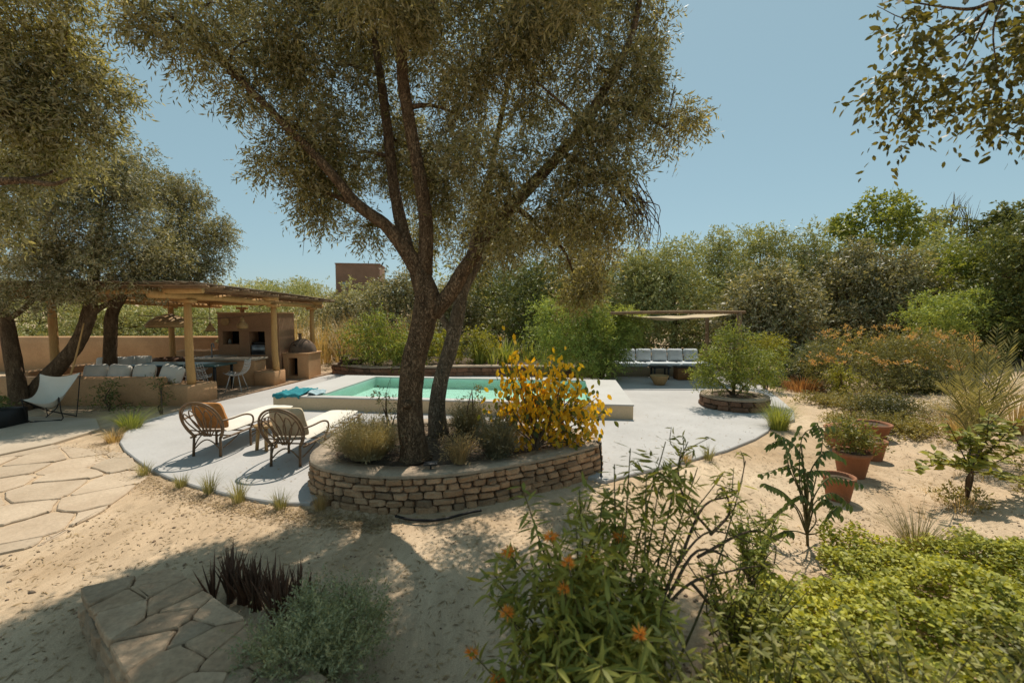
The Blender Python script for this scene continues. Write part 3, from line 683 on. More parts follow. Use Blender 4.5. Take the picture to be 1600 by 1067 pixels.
V, Fc, _ = foliage([[-9.75, 14.5, 1.2, .13, .13, .14]], 260, .05, .03, 4, .08, 0); obj('flowers', (V, Fc), leafm('pale_flower', (.1, .13, .04), (.7, .66, .55)), fv, kind='stuff')

# pizza oven
ov = thing('pizza_oven', 'domed clay pizza oven on a plastered base with log opening', 'oven', (-7, 14.45, 0))
ox0, ox1, oy0, oy1 = -7.4, -6.58, 14.0, 14.9; mb = MB(); ax, bx_ = Xp(448, oy0), Xp(463, oy0)
bx(ox0, ax, oy0, oy1, -.03, .78); bx(bx_, ox1, oy0, oy1, -.03, .78); bx(ax, bx_, oy0, oy1, .67, .78); bx(ax, bx_, oy0 + .5, oy1, -.03, .67); bx(ax, bx_, oy0, oy0 + .5, -.03, .08)
obj('base', mb, CLAY, ov, smooth=False)
mb = MB(); bx(ax + .002, bx_ - .002, oy0 + .44, oy0 + .497, .082, .668); obj('opening_back', mb, NEARBLACK, ov)
mb = MB(); bx(ox0 - .03, ox1 + .03, oy0 - .03, oy1 + .03, .782, .83); obj('ledge', mb, CLAY, ov)
cx, cy, R = -6.98, 14.45, .43
prof = [(R * math.cos(t), .44 * math.sin(t)) for t in np.linspace(0, pi / 2, 9)]
dm = obj('dome', MB().lathe(prof, (cx, cy, .831), 28, .01), DOME, ov)
am = rad(252); mx, my = cx + math.cos(am) * .39, cy + math.sin(am) * .39
arch = [(math.cos(t) * .15, math.sin(t) * .25) for t in np.linspace(0, pi, 12)]
def archgeo(sc, dep, off):
    V = []; s = np.array([-math.sin(am), math.cos(am)]); f = np.array([math.cos(am), math.sin(am)])
    for dd in (0, dep):
        for a, b in arch: q = np.array([mx, my]) + s * a * sc + f * (dd + off); V.append((*q, .833 + b * sc))
    n = len(arch); return np.array(V), [(k, k + 1, n + k + 1, n + k) for k in range(n - 1)] + [tuple(range(n)), tuple(range(2 * n - 1, n - 1, -1))]
obj('mouth_rim', archgeo(1.2, .09, -.12), DOME, dm); obj('mouth', archgeo(1.0, .02, -.045), NEARBLACK, dm)
obj('chimney', MB().lathe([(.05, 0), (.05, .17), (.065, .175), (.065, .2), (.035, .2), (.035, .1)], (cx - .02, cy - .1, 1.25), 12), DOME, dm)

# dining table and wire chairs
tb = thing('dining_table', 'long dark green dining table on black legs under the pergola', 'table', (-8.9, 11.75, 0))
obj('tabletop', MB().box((-8.92, 11.75, .725), (2.4, .9, .04), rad(-2), .008), TGREEN, tb)
for x in (-10.0, -7.82):
    for y in (11.4, 12.1): obj('leg', MB().box((x, y + (-.03 if x > -9 else .04), .355), (.06, .06, .7), rad(-2), .006), BLACK, tb)
def wire_chair(x, y, rz, label):
    t = thing('wire_chair', label, 'chair', (x, y, .006), 'wire chairs at the dining table', rz)
    prof = [(.24, .47), (.1, .42), (-.08, .42), (-.2, .47), (-.27, .6), (-.31, .82)]; mb = MB(); W_ = [.2, .24, .25, .25, .24, .19]
    q = catmull(np.array([(a, b, w_) for (a, b), w_ in zip(prof, W_)]), 3)
    for k in np.linspace(-1, 1, 9): mb.tube([(k * c, a, b + .05 * k * k) for a, b, c in q], .006, 4, 1)
    for a, b, c in q: mb.tube([(k * c, a, b + .05 * k * k) for k in np.linspace(-1, 1, 7)], .006, 4, 1)
    obj('wire_shell', mb, WMET, t, local=True)
    for sx in (-1, 1):
        for yy in (.2, -.2): obj('leg', MB().tube([(sx * .13, yy * .5, .43), (sx * .22, yy, 0)], .011, 6, 1), WMET, t, local=True)
wire_chair(-8.05, 11.12, 0.25, 'white wire chair nearest the pergola opening, at the table corner')
wire_chair(-7.5, 11.75, pi / 2 + .2, 'white wire chair at the right end of the dining table')
wire_chair(-9.1, 12.4, pi + .1, 'white wire chair on the far side of the dining table')

# pendant lamps
def pendant(px, py, Y, prof, label, ztop, m=CANEL):
    c = PD(px, py, Y); t = thing('pendant_lamp', label, 'lamp', c, 'rattan lamps hanging under the pergola')
    mb = MB(); n = 28
    V, Fc = lathe(prof, c, n, .0); shd = obj('shade', (V, Fc), m, t); shd.modifiers.new('thick', 'SOLIDIFY').thickness = .012
    for r, z in prof[:-1:2]: obj('cane_ring', MB().tube([(c[0] + r * math.cos(a), c[1] + r * math.sin(a), c[2] + z) for a in np.linspace(0, 2 * pi, 25)], .009, 5, 1), CANE, shd)
    obj('cord', MB().tube([(c[0], c[1], c[2] + prof[-1][1] - .02), (c[0], c[1], ztop)], .008, 5, 1), CANE, t)
pendant(265, 511, 11.6, [(.5, 0), (.52, .06), (.44, .16), (.3, .26), (.12, .33), (.02, .35)], 'wide dome-shaped rattan lamp hanging beside the front post', 2.58)
pendant(329, 517, 12.6, [(.14, 0), (.1, .08), (.05, .17), (.02, .24)], 'small cone rattan lamp, leftmost of the small lamps', 2.53)
pendant(379, 514, 12.6, [(.14, 0), (.145, .12), (.07, .2), (.05, .3), (.02, .34)], 'small bell-shaped rattan lamp before the grill recess', 2.53)
single('wall_basket', MB().add(place(lathe([(0, .0), (.13, .0), (.14, .03), (.1, .035), (0, .03)], (0, 0, 0), 20)[0], (Xp(352, 13.88), 13.893, 1.86), 0, rad(90)), lathe([(0, 0)] * 5, (0, 0, 0), 20)[1]), CANEL, 'round woven basket hung on the clay kitchen block', 'basket', (Xp(352, 13.88), 13.89, 1.72))
q = [(-10.8, 12.6, 2.05), (-9.6, 12.6, 1.98), (-8.4, 12.7, 1.97), (-7.1, 12.8, 2.12)]
single('hanging_cable', MB().tube(q, .014, 5, 6), CANE, 'sagging cable strung between the pergola posts', 'cable', (-9, 12.6, 1.97))

# ============================================================ RATTAN LOUNGERS
def lounger(x, y, rz, label):
    t = thing('sun_lounger', label, 'sun lounger', (x, y, .013), 'rattan loungers by the pool', rz)
    o = lambda nm, g, m=CANE, p=None: obj(nm, g, m, p or t, local=True)
    Lg = 1.9
    def bk(a, s): return (a, .02 - s * .38, .27 + s * .93)      # point on the leaning back: across, along
    frame = [bk(a, s) for a, s in [(-.2, 0), (-.275, .14), (-.3, .3), (-.26, .46), (-.15, .57), (0, .605), (.15, .57), (.26, .46), (.3, .3), (.275, .14), (.2, 0)]]
    bf = o('back_frame', MB().tube(frame, .016, 8, 5).tube([np.array(p) * np.array([.9, 1, 1]) + np.array([0, 0, -.03 if p[2] > .5 else 0]) for p in frame], .010, 6, 5))
    for a in (-.19, -.1, 0, .1, .19):      # petals fanning from the seat
        h_ = .52 - abs(a) * .75; wd = .058; o('back_loop', MB().tube([bk(a * .25, .02), bk(a * .8 - wd, h_ * .6), bk(a * 1.1 - wd * .7, h_ * .92), bk(a * 1.15, h_ + .03), bk(a * 1.1 + wd * .7, h_ * .92), bk(a * .8 + wd, h_ * .6), bk(a * .25, .02)], .009, 6, 4), CANE, bf)
    o('back_cross_bar', MB().tube([bk(-.27, .13), bk(0, .11), bk(.27, .13)], .010, 6, 3))
    for s in (-1, 1):
        sr_ = o('side_rail', MB().tube([(s * .25, 0, .27), (s * .29, .5, .28), (s * .29, Lg, .28)], .016, 8, 3).tube([(s * .27, .55, .2), (s * .28, 1.2, .2), (s * .28, Lg - .03, .2)], .011, 6, 2))
        o('arm', MB().tube([bk(s * .3, .3), (s * .345, .06, .55), (s * .37, .3, .555), (s * .36, .48, .5), (s * .33, .56, .4), (s * .29, .55, .28)], .014, 8, 5))
        for yy, nm in ((0, 'leg'), (.55, 'leg'), (Lg - .1, 'leg')):
            xx = .2 if yy == 0 else .28
            o(nm, MB().tube([(s * xx, yy, .285), (s * (xx + .005), yy - (.02 if yy == 0 else 0), .0)], [.017, .019], 8, 1))
        for q in ([(s * .22, .02, .12), (s * .27, .16, .2), (s * .28, .3, .265)], [(s * .28, .55, .12), (s * .285, .7, .17), (s * .285, .8, .2)], [(s * .28, Lg - .1, .1), (s * .285, Lg - .25, .17), (s * .285, Lg - .34, .2)]): o('brace', MB().tube(q, .009, 6, 3))
        for k in range(8): o('spindle', MB().tube([(s * .285, .75 + k * .14, .2), (s * .288, .75 + k * .14, .28)], .008, 5, 1), CANE, sr_)
    o('rear_brace', MB().tube([(-.2, -.005, .1), (-.1, -.005, .2), (0, -.005, .245), (.1, -.005, .2), (.2, -.005, .1)], .010, 6, 3))
    for k in range(7): o('slat', MB().tube([(-.285, .1 + k * .29, .285), (.285, .1 + k * .29, .285)], .011, 6, 1))
    V, Fc = pillow(.55, 1.86, .10, 16); V = place(V, (0, 1.0, .345), 0, rad(90)); V[:, 2] = np.clip(V[:, 2], .298, .42); o('mattress', (V, Fc), WHITE)
    return t
LA = (-4.47, 6.28, rad(-3)); LB = (-3.1, 5.86, rad(-3))
lounger(*LA, 'rattan sun lounger with an orange cushion, left of the pair')
lounger(*LB, 'rattan sun lounger with a cream cushion, nearest the stone planter')
cushion((LA[0] + .02, LA[1] + .06, .60), .46, .46, .2, LA[2], rad(24), ORANGE, 'shaggy orange cushion on the left rattan lounger')
cushion((LB[0] + .02, LB[1] + .07, .61), .5, .48, .2, LB[2], rad(24), CREAM, 'cream cushion leaning on the right rattan lounger')
st = thing('side_stool', 'small round wooden stool between the two rattan loungers', 'stool', (-3.8, 6.62, .013))
obj('top', MB().lathe([(0, .36), (.15, .36), (.165, .375), (.165, .395), (.15, .405), (0, .405)], (-3.8, 6.62, .0), 20), CANEL, st)
for k in range(4):
    a = k * pi / 2 + .5; obj('leg', MB().tube([(-3.8 + .1 * math.cos(a), 6.62 + .1 * math.sin(a), .36), (-3.8 + .13 * math.cos(a), 6.62 + .13 * math.sin(a), .013)], .026, 8, 1), CANEL, st)

# ============================================================ BUTTERFLY CHAIR
bc = thing('butterfly_chair', 'white canvas butterfly chair on a thin black frame under the left olives', 'chair', (-9.1, 8.55, .02), rz=rad(20))
bc.scale = (.76, .76, .95)
cor = {(0, 0): (-.36, -.52, .50), (1, 0): (.36, -.52, .50), (0, 1): (-.42, .34, .92), (1, 1): (.42, .34, .92)}; n = 18; V = []
for i in range(n):
    for j in range(n):
        u, v = i / (n - 1), j / (n - 1); p = sum(np.array(cor[a, b]) * (u if a else 1 - u) * (v if b else 1 - v) for a in (0, 1) for b in (0, 1))
        e = 4 * u * (1 - u); g = 4 * v * (1 - v); p[2] -= .30 * e * (1 - .45 * v) * (.45 + .55 * g) + .16 * g; p[1] += .13 * g * e + .14 * e * (1 - v) * (1 - g) - .05 * e * v; p[0] *= 1 - .22 * g; V.append(p)
sl = obj('canvas_sling', (np.array(V), [(i * n + j, (i + 1) * n + j, (i + 1) * n + j + 1, i * n + j + 1) for i in range(n - 1) for j in range(n - 1)]), WHITE, bc, local=True)
for s in (-1, 1):
    obj('frame_rod', MB().tube([(s * .36, -.52, .5), (s * .15, -.2, .25), (-s * .28, .2, .01), (-s * .3, .3, .01), (-s * .34, .32, .3), (-s * .42, .34, .915)], .012, 6, 4), BLACK, bc, local=True)
    obj('frame_rod', MB().tube([(s * .36, -.5, .49), (s * .34, -.42, .2), (s * .3, -.35, .01), (-s * .25, -.3, .01)], .012, 6, 3), BLACK, bc, local=True)
hr = thing('leaning_pole', 'slender pale pole leaning against the second left olive trunk', 'pole', (-9.05, 9.0, .0))
obj('shaft', MB().tube([PD(106, 600, 9.3), PD(118, 560, 9.4), PD(131, 505, 9.5)], [.02, .018, .014], 6, 3), POST, hr)
tg = thing('planter_box', 'dark low planter box of weeds at the left edge', 'planter', (-9.55, 8.0, .0))
obj('box', MB().box((-9.62, 8.0, .16), (.7, .5, .34), 0, .02), BLACK, tg)
V, Fc, _ = foliage([[-9.7, 8.0, .42, .32, .24, .14]], 700, .07, .03, 5, .14, .3); obj('weeds', (V, Fc), DARKL, tg, kind='stuff')

# ============================================================ SHADE SAIL CORNER
sh = thing('shade_sail', 'beige shade sail stretched on wooden posts above the far sofa', 'shade sail', (5, 14, 0))
for x, y, r in ((6.78, 13.0, .07), (6.85, 15.3, .065), (3.0, 14.25, .06), (3.1, 15.3, .06)):
    obj('post', MB().tube([(x, y, -.03), (x + .02, y, 1.1), (x, y, 2.12)], r, 10, 3, .06), POLE2, sh)
for y in (13.0, 15.3): obj('beam', MB().tube([(2.95, y, 2.11), (5, y, 2.15), (6.95, y, 2.14)], .045, 8, 3, .08), POLE2, sh)
n = 20; V = []
for i in range(n):
    for j in range(n):
        u, v = i / (n - 1), j / (n - 1); sag = .16 * (4 * u * (1 - u)) * (.35 + .65 * 4 * v * (1 - v)) + .06 * (1 - v) * (4 * u * (1 - u)); V.append((3.2 + 3.45 * u, 13.06 + 2.2 * v, 2.08 - sag + .012 * math.sin(u * 22)))
obj('cloth', (np.array(V), [(i * n + j, (i + 1) * n + j, (i + 1) * n + j + 1, i * n + j + 1) for i in range(n - 1) for j in range(n - 1)]), SAIL, sh)
sf = thing('built_in_sofa', 'built-in beige sofa with pale blue seat pads under the shade sail', 'sofa', (5, 14.9, 0))
SOFB = solid('sofa_base', (.4, .31, .2), (.32, .24, .15), 2, .9, .3, 40)
obj('base', MB().box((5.1, 14.85, .15), (3.3, .9, .34), 0, .02), SOFB, sf); obj('back', MB().box((5.1, 15.4, .32), (3.4, .18, .66), 0, .02), SOFB, sf)
for k in range(3): obj('seat_pad', MB().box((4.02 + k * 1.08, 14.83, .385), (1.05, .88, .12), 0, .04), BLUEW, sf)
single('clay_pillar', MB().lathe([(0, 0), (.17, 0), (.17, .42), (.14, .46), (0, .46)], (3.28, 14.3, .0), 16), SOFB, 'short round beige pillar at the left end of the far sofa', 'pillar', (3.28, 14.3, 0))
for k, lb in enumerate(['pale blue cushion at the left end of the far sofa', 'pale blue cushion second from the left on the far sofa', 'pale blue cushion third from the left on the far sofa', 'pale blue cushion next to the bushy shrub on the far sofa', 'pale blue cushion half hidden by the bushy shrub on the far sofa']):
    cushion((4.05 + k * .55, 15.16, .66), .54, .46, .26, rng.uniform(-.1, .1), rad(-16), BLUEW, lb, group='cushions on the far sofa')
ct = thing('coffee_table', 'low black table in front of the far sofa', 'table', (4.75, 13.9, .01)); obj('top', MB().box((4.75, 13.9, .40), (.55, .45, .05), 0, .008), BLACK, ct)
for a in (-.22, .22):
    for b in (-.17, .17): obj('leg', MB().box((4.75 + a, 13.9 + b, .193), (.05, .05, .36), 0, .004), BLACK, ct)
fbx = P(1033, 603)
single('fire_bowl', MB().lathe([(0, 0), (.14, 0), (.16, .02), (.27, .26), (.265, .28), (.235, .27), (.12, .08), (0, .07)], (fbx[0], fbx[1] + .15, .012), 24), solid('ochre_clay', (.5, .32, .15), (.4, .25, .11), 4, .85, .3, 40), 'wide ochre clay fire bowl on the far terrace', 'bowl', (fbx[0], fbx[1] + .15, .012))
lg = thing('log_crate', 'rusty metal crate beside the far coffee table', 'crate', (5.45, 13.75, .01)); obj('box', MB().box((5.45, 13.75, .21), (.5, .4, .38), 0, .01), solid('rust', (.3, .14, .05), (.17, .08, .035), 6, .8, .3), lg); obj('rim', MB().box((5.45, 13.75, .415), (.54, .44, .03), 0, .005), BLACK, lg)

# ============================================================ TERRACOTTA POTS
def pot(px, py, r, h, label, lean=0, plantm=None, z=None, urn=False):
    q = P(px, py, z if z is not None else 0.0); zz = zgf(q[0], q[1])
    q = GP(px, py); zz = q[2]; b = np.array([q[0], q[1] + r * .8, zz - .01]); t = thing('terracotta_pot', label, 'pot', b, 'terracotta pots along the bank')
    pr = [(0, 0), (r * .72, 0), (r * .74, .015), (r * .98, h * .84), (r * 1.06, h * .85), (r * 1.07, h), (r * .93, h), (r * .9, h * .86)] if not urn else [(0, 0), (r * .55, 0), (r * .8, h * .2), (r, h * .5), (r * .92, h * .75), (r * .72, h * .88), (r * .95, h * .97), (r * .97, h), (r * .8, h), (r * .62, h * .88)]
    V, Fc = lathe(pr, (0, 0, 0), 28); obj('body', (place(V, b, 0, 0, lean), Fc), TERRA, t)
    V, Fc = lathe([(r * .9, h * .87), (r * .4, h * .9), (0, h * .9)], (0, 0, 0), 20); obj('soil', (place(V, b, 0, 0, lean), Fc), SOIL, t)
    return t, b, h
pot(1322, 787, .155, .29, 'small terracotta pot lowest on the bank, behind the dark-leaved sapling')
t_, b_, h_ = pot(1345, 750, .20, .34, 'terracotta pot holding a leafy green herb')
V, Fc, _ = foliage([[b_[0], b_[1], h_ + .17, .27, .22, .2], [b_[0] - .1, b_[1], h_ + .28, .16, .15, .14], [b_[0] + .12, b_[1], h_ + .1, .2, .18, .13]], 2600, .045, .02, 7, .13, .1); obj('plant', (V, Fc), leafm('herb_leaf', (.13, .14, .035), (.32, .3, .09), trans=.35), t_, smooth=False, kind='stuff')
pot(1374, 722, .17, .3, 'terracotta pot hidden behind the herb pot')
pot(1333, 706, .25, .36, 'wide empty terracotta pot tilted toward the path', rad(-7), urn=True)
pot(1378, 690, .26, .28, 'shallow terracotta bowl half buried in mat plants')

# ============================================================ FOREGROUND STONE WALL
wA, wB, wC, wD = (np.array(q) for q in ((-2.86, 2.84), (-2.51, 3.05), (-.58, 1.85), (-1.1, 1.52)))
wall = thing('garden_wall', 'rough stone garden wall topped with flat slabs at the lower left', 'wall', (-1.5, 2, 0))
obj('wall_core', prism(np.array([wA, wB, wC, wD]) * .97 + np.array([wA, wB, wC, wD]).mean(0) * .03, -.1, .186), MORT, wall, smooth=False)
for line in ([wA, wB], [wD, wA], [wB, wC]): lay_stones(wall, np.array(line), -.05, [.12, .11], .14, .3, .12, SM3, closed=False)
uu, ww = wC - wB, wA - wB; seeds = [wB + uu * ((k // 2 + rng.uniform(.1, .9)) / 13) + ww * rng.uniform(.05, .95) for k in range(24)]
e1 = unit(uu) * .05; e2 = unit(ww) * .05
for c in voronoi(seeds, [wA - e1 + e2, wB - e1 - e2, wC + e1 - e2, wD + e1 + e2]):
    obj('slab', prism(shrink(c, .005, .07, .006), .188, .24 + rng.uniform(-.01, .01), .009), SLAB, wall, smooth=False)
hp = [P(*q, .012) for q in [(618, 806), (640, 811), (668, 813), (690, 811), (712, 806), (735, 800), (752, 797)]]
single('drip_hose', MB().tube(hp, .014, 7, 5), RUBBER, 'black drip hose lying at the foot of the stone planter', 'hose', (hp[3][0], hp[3][1], 0))
single('drip_pipe', MB().tube([(1.13, 5.72, .40), (1.16, 5.60, .405), (1.13, 5.5, .39), (1.15, 5.47, .2), (1.14, 5.46, -.02)], .011, 6, 4), RUBBER, 'thin black pipe running down the right end of the stone planter', 'pipe', (1.14, 5.5, 0))
q = P(673, 731, .40); sb = thing('solar_light', 'small black solar garden light at the foot of the olive trunk', 'light', q); obj('panel', MB().box(q + np.array([0, 0, .05]), (.15, .1, .02), .1, .004), BLACK, sb); obj('stake', MB().box(q + np.array([0, 0, .0]), (.02, .02, .09), 0, .003), BLACK, sb)
lgp = thing('log_pile', 'pile of weathered logs on the low wall left of the pool', 'logs', (-5.6, 15.1, .31))
for k in range(11):
    x = -5.95 + (k % 5) * .17 + (k // 5) * .08; z = .37 + (k // 5) * .11; obj('log', MB().tube([(x, 14.85 + rng.uniform(-.06, .06), z), (x + rng.uniform(-.1, .1), 15.5, z + .02)], [.06, .055], 9, 2, .1), solid('old_log', (.2, .13, .09), (.1, .065, .05), 8, .95, .5, 40, fine=.5, obj_rand=.3), lgp)

# ============================================================ FAR HOUSE
hx0, hx1, hy = Xp(524, 62), Xp(590, 62), 62; hz = 2.1 + (490 - 447) * 62 / F; htp = 2.1 + (490 - 414) * 62 / F; zb = zgf((hx0 + hx1) / 2, hy)
hs_ = thing('brick_house', 'flat-roofed brown brick house on the rise beyond the trees', 'house', ((hx0 + hx1) / 2, hy + 2, zb))
obj('wall', MB().box(((hx0 + hx1) / 2, hy + 2.5, (zb - .5 + htp) / 2), (hx1 - hx0, 5, htp - zb + .5), rad(8), .02), BRICK, hs_, smooth=False)
obj('parapet', MB().box(((hx0 + hx1) / 2, hy + 2.5, htp + .08), (hx1 - hx0 + .15, 5.15, .16), rad(8), .02), BRICK, hs_, smooth=False)
obj('window', MB().box((hx0 + 1.6, hy - .28, hz + .1), (.7, .1, .8), rad(8), .01), solid('pale_shutter', (.45, .5, .52)), hs_)

# ============================================================ TREES
def lm(*pts): return [(*PD(a, b, c), r) for a, b, c, r in pts]
# ---- the big olive in the planter
tb_ = PD(645, 728, 5.12)
main_limbs = [
    [(tb_[0] + .03, 5.12, .36, .27), (tb_[0] + .02, 5.12, .46, .21), *lm((641, 650, 5.12, .185), (645, 580, 5.14, .18), (660, 510, 5.16, .185), (668, 465, 5.18, .19), (655, 425, 5.2, .15))],
    lm((662, 440, 5.18, .13), (630, 385, 5.15, .115), (600, 350, 5.1, .095), (556, 318, 5.0, .08), (510, 262, 4.85, .065), (430, 180, 4.7, .05), (330, 80, 4.5, .035), (260, 20, 4.3, .02)),
    lm((640, 400, 5.2, .10), (622, 330, 5.3, .09), (612, 262, 5.4, .08), (604, 190, 5.5, .075), (590, 90, 5.6, .06), (575, -20, 5.7, .05), (560, -140, 5.9, .03)),
    lm((664, 430, 5.2, .12), (666, 350, 5.15, .105), (655, 270, 5.1, .095), (640, 190, 5.05, .09), (628, 100, 5.0, .08), (640, -10, 4.9, .065), (680, -150, 4.8, .04)),
    lm((676, 490, 5.17, .13), (700, 462, 5.15, .12), (730, 415, 5.1, .11), (775, 350, 5.05, .1), (830, 290, 5.0, .085), (890, 225, 5.0, .07), (930, 165, 5.0, .06), (985, 60, 5.0, .045), (1010, -60, 5.1, .03)),
    lm((905, 185, 5.0, .05), (945, 160, 4.95, .045), (1000, 175, 4.9, .035), (1040, 200, 4.85, .02)),
    lm((870, 235, 5.0, .05), (930, 270, 4.9, .035), (980, 300, 4.8, .02), (1005, 340, 4.75, .01)),
    lm((640, 20, 4.95, .06), (760, -40, 4.8, .05), (870, -70, 4.6, .035)),
    lm((800, 320, 5.03, .055), (840, 350, 5.3, .04), (880, 390, 5.5, .025), (900, 440, 5.6, .012)),
    lm((730, 415, 5.1, .06), (760, 300, 5.6, .05), (790, 150, 6.0, .04), (820, 20, 6.3, .025)),
    lm((556, 318, 5.0, .05), (505, 300, 5.3, .035), (460, 290, 5.5, .02)),
]
mc = [sph(*a) for a in [
    (270, 30, 4.3, 62, 55), (215, 40, 4.2, 40, 36), (330, 85, 4.4, 62, 55), (400, 140, 4.7, 66, 62), (430, 60, 4.9, 80, 70), (360, 20, 5.2, 75, 65), (460, 200, 4.9, 62, 66), (440, 255, 5.0, 46, 46), (500, 265, 5.2, 62, 62),
    (490, 320, 5.3, 38, 44), (545, 240, 5.5, 62, 80), (575, 350, 5.3, 30, 38), (520, 120, 5.6, 85, 80), (560, 20, 5.9, 90, 70), (690, 60, 5.7, 100, 85), (720, 180, 5.3, 90, 80), (700, 280, 5.5, 58, 70), (760, 260, 4.8, 80, 72), (780, 340, 4.9, 62, 62),
    (830, 120, 5.2, 100, 95), (850, 20, 5.6, 105, 80), (880, 230, 4.9, 82, 70), (960, 110, 5.1, 70, 85), (985, 30, 5.3, 62, 62), (960, 205, 4.9, 66, 52), (1045, 190, 4.85, 42, 36), (1075, 175, 4.8, 30, 24), (1010, 150, 5.0, 40, 60), (900, 300, 4.9, 62, 50), (960, 280, 4.8, 52, 46),
    (860, 350, 5.3, 52, 40), (925, 345, 5.0, 58, 42), (965, 350, 4.9, 40, 34), (925, 410, 5.5, 42, 62), (895, 450, 5.6, 28, 34), (800, 375, 5.5, 40, 34), (640, 230, 6.0, 70, 90),
    (620, -90, 5.3, 130, 100), (800, -110, 5.0, 140, 100), (440, -70, 5.0, 130, 90), (960, -90, 5.2, 110, 90), (700, -250, 5.2, 160, 110), (860, -20, 4.3, 100, 80), (600, -40, 4.2, 120, 70)]]
mt = plant_tree('olive_tree', 'large old olive tree growing from the stone planter, its crown filling the top', main_limbs, mc, 270000, OLIVE, lp=10, tw=.22, droop=.45, sub=12, subr=.36, wob=.14, L=.066, W=.0155, sides=22, rs=.78)
mb = MB()
for k in range(26):      # bare hanging twigs at the right edge of the crown
    a = PD(985 + rng.uniform(-25, 15), 290 + rng.uniform(-12, 25), 4.8); e = PD(1000 + rng.uniform(-20, 30), 350 + rng.uniform(-10, 50), 4.8 + rng.uniform(-.2, .2)); mb.tube([a, (a + e) / 2 + rng.normal(size=3) * .05 + np.array([.08, 0, .02]), e], [.007, .005, .002], 4, 3)
for k in range(30):
    c = mc[rng.integers(0, 30)]; a = np.array(c[:3]) + unit(rng.normal(size=3)) * np.array(c[3:6]) * .8; e = a + np.array([rng.normal() * .1, rng.normal() * .1, -.35 * rng.random() - .1]); mb.tube([a, (a + e) / 2 + rng.normal(size=3) * .03, e], [.004, .003, .0015], 4, 2)
obj('bare_twigs', mb, TWIG, mt, kind='stuff')
obj('knot', MB().tube([PD(636, 632, 4.96), PD(634, 632, 4.92)], [.06, .035], 12, 3, .2), BARK, mt)
# ---- second olive trunk in the planter
b2 = PD(686, 696, 6.1)
plant_tree('olive_tree', 'smaller grey olive trunk leaning right behind the big olive', [[(b2[0], 6.1, .36, .2), *lm((683, 640, 6.1, .15), (690, 590, 6.12, .135), (705, 540, 6.15, .13), (716, 490, 6.2, .12), (725, 450, 6.3, .1), (760, 390, 6.5, .07), (800, 330, 6.6, .04))], lm((706, 520, 6.15, .07), (690, 495, 6.2, .055), (660, 440, 6.4, .04), (640, 380, 6.6, .02))],
           [sph(*a) for a in [(790, 350, 6.7, 60, 60), (740, 380, 6.8, 50, 55), (660, 370, 6.9, 46, 50), (900, 370, 6.6, 50, 60)]], 22000, OLIVE, bark=BARKG, L=.068, W=.017, droop=.4, sides=16, rs=.8)
# ---- olives on the left
plant_tree('olive_tree', 'leftmost olive with a dark curved trunk at the left edge', [lm((34, 650, 9.5, .26), (28, 610, 9.5, .2), (20, 560, 9.5, .17), (8, 500, 9.5, .16), (-12, 455, 9.5, .14), (-30, 380, 9.3, .1), (-20, 280, 9, .06)), lm((10, 500, 9.5, .08), (40, 480, 9.4, .06), (80, 440, 9.2, .035))],
           [sph(*a) for a in [(40, 330, 8.6, 70, 60), (100, 350, 8.8, 60, 60), (30, 410, 9, 70, 55), (90, 430, 9, 55, 45), (-40, 380, 9, 80, 80), (60, 250, 8.6, 70, 60), (-30, 280, 8.6, 80, 70), (120, 270, 8.8, 50, 50), (40, 475, 8.9, 50, 18), (-30, 470, 9, 50, 30)]], 44000, OLIVEG, L=.075, W=.022, sub=10, subr=.4, droop=.35, sides=14, rs=.8)
plant_tree('olive_tree', 'olive with a thick trunk leaning right behind the butterfly chair', [lm((52, 632, 9.8, .3), (66, 600, 9.8, .23), (92, 572, 9.8, .2), (122, 535, 9.8, .18), (138, 495, 9.8, .17), (143, 460, 9.8, .14), (150, 400, 9.8, .1), (160, 330, 9.7, .06)), lm((140, 492, 9.8, .09), (162, 478, 9.8, .07), (195, 462, 9.7, .05), (240, 430, 9.6, .03))],
           [sph(*a) for a in [(160, 300, 9.6, 62, 56), (210, 330, 9.6, 62, 60), (160, 380, 9.4, 66, 55), (230, 390, 9.5, 66, 50), (110, 400, 9.3, 50, 50), (200, 265, 9.8, 46, 45), (150, 440, 9.3, 60, 26), (240, 440, 9.6, 56, 24), (180, 410, 9.2, 60, 40), (100, 455, 9.2, 46, 18)]], 48000, OLIVEG, L=.075, W=.022, sub=10, subr=.4, droop=.35, sides=14, rs=.8)
plant_tree('olive_tree', 'olive with a slim upright trunk rising beside the pergola roof', [[(PD(171, 575, 11)[0], 11.0, -.02, .15), *lm((172, 560, 11, .15), (173, 520, 11, .14), (176, 488, 11, .13), (192, 462, 11, .1), (230, 400, 11, .07), (270, 340, 11, .04))]],
           [sph(*a) for a in [(255, 320, 10.8, 50, 48), (300, 360, 10.8, 52, 50), (290, 300, 11, 34, 34), (325, 400, 10.8, 40, 40), (340, 350, 10.9, 26, 28), (270, 400, 10.6, 56, 40), (310, 430, 10.8, 36, 24), (230, 290, 11, 40, 38), (260, 430, 10.6, 50, 22), (355, 380, 10.8, 16, 22)]], 36000, OLIVEG, L=.075, W=.022, sub=10, subr=.38, droop=.3, base=(PD(171, 575, 11)[0], 11, 0), sides=12)
nb = [(-7.6, 4.4, -.1, .25), (-7.4, 4.4, 1.2, .2), (-7.1, 4.4, 2.4, .17), *lm((-260, 330, 4.4, .13), (-120, 300, 4.4, .07), (20, 282, 4.4, .035), (80, 288, 4.4, .022), (112, 278, 4.4, .01))]
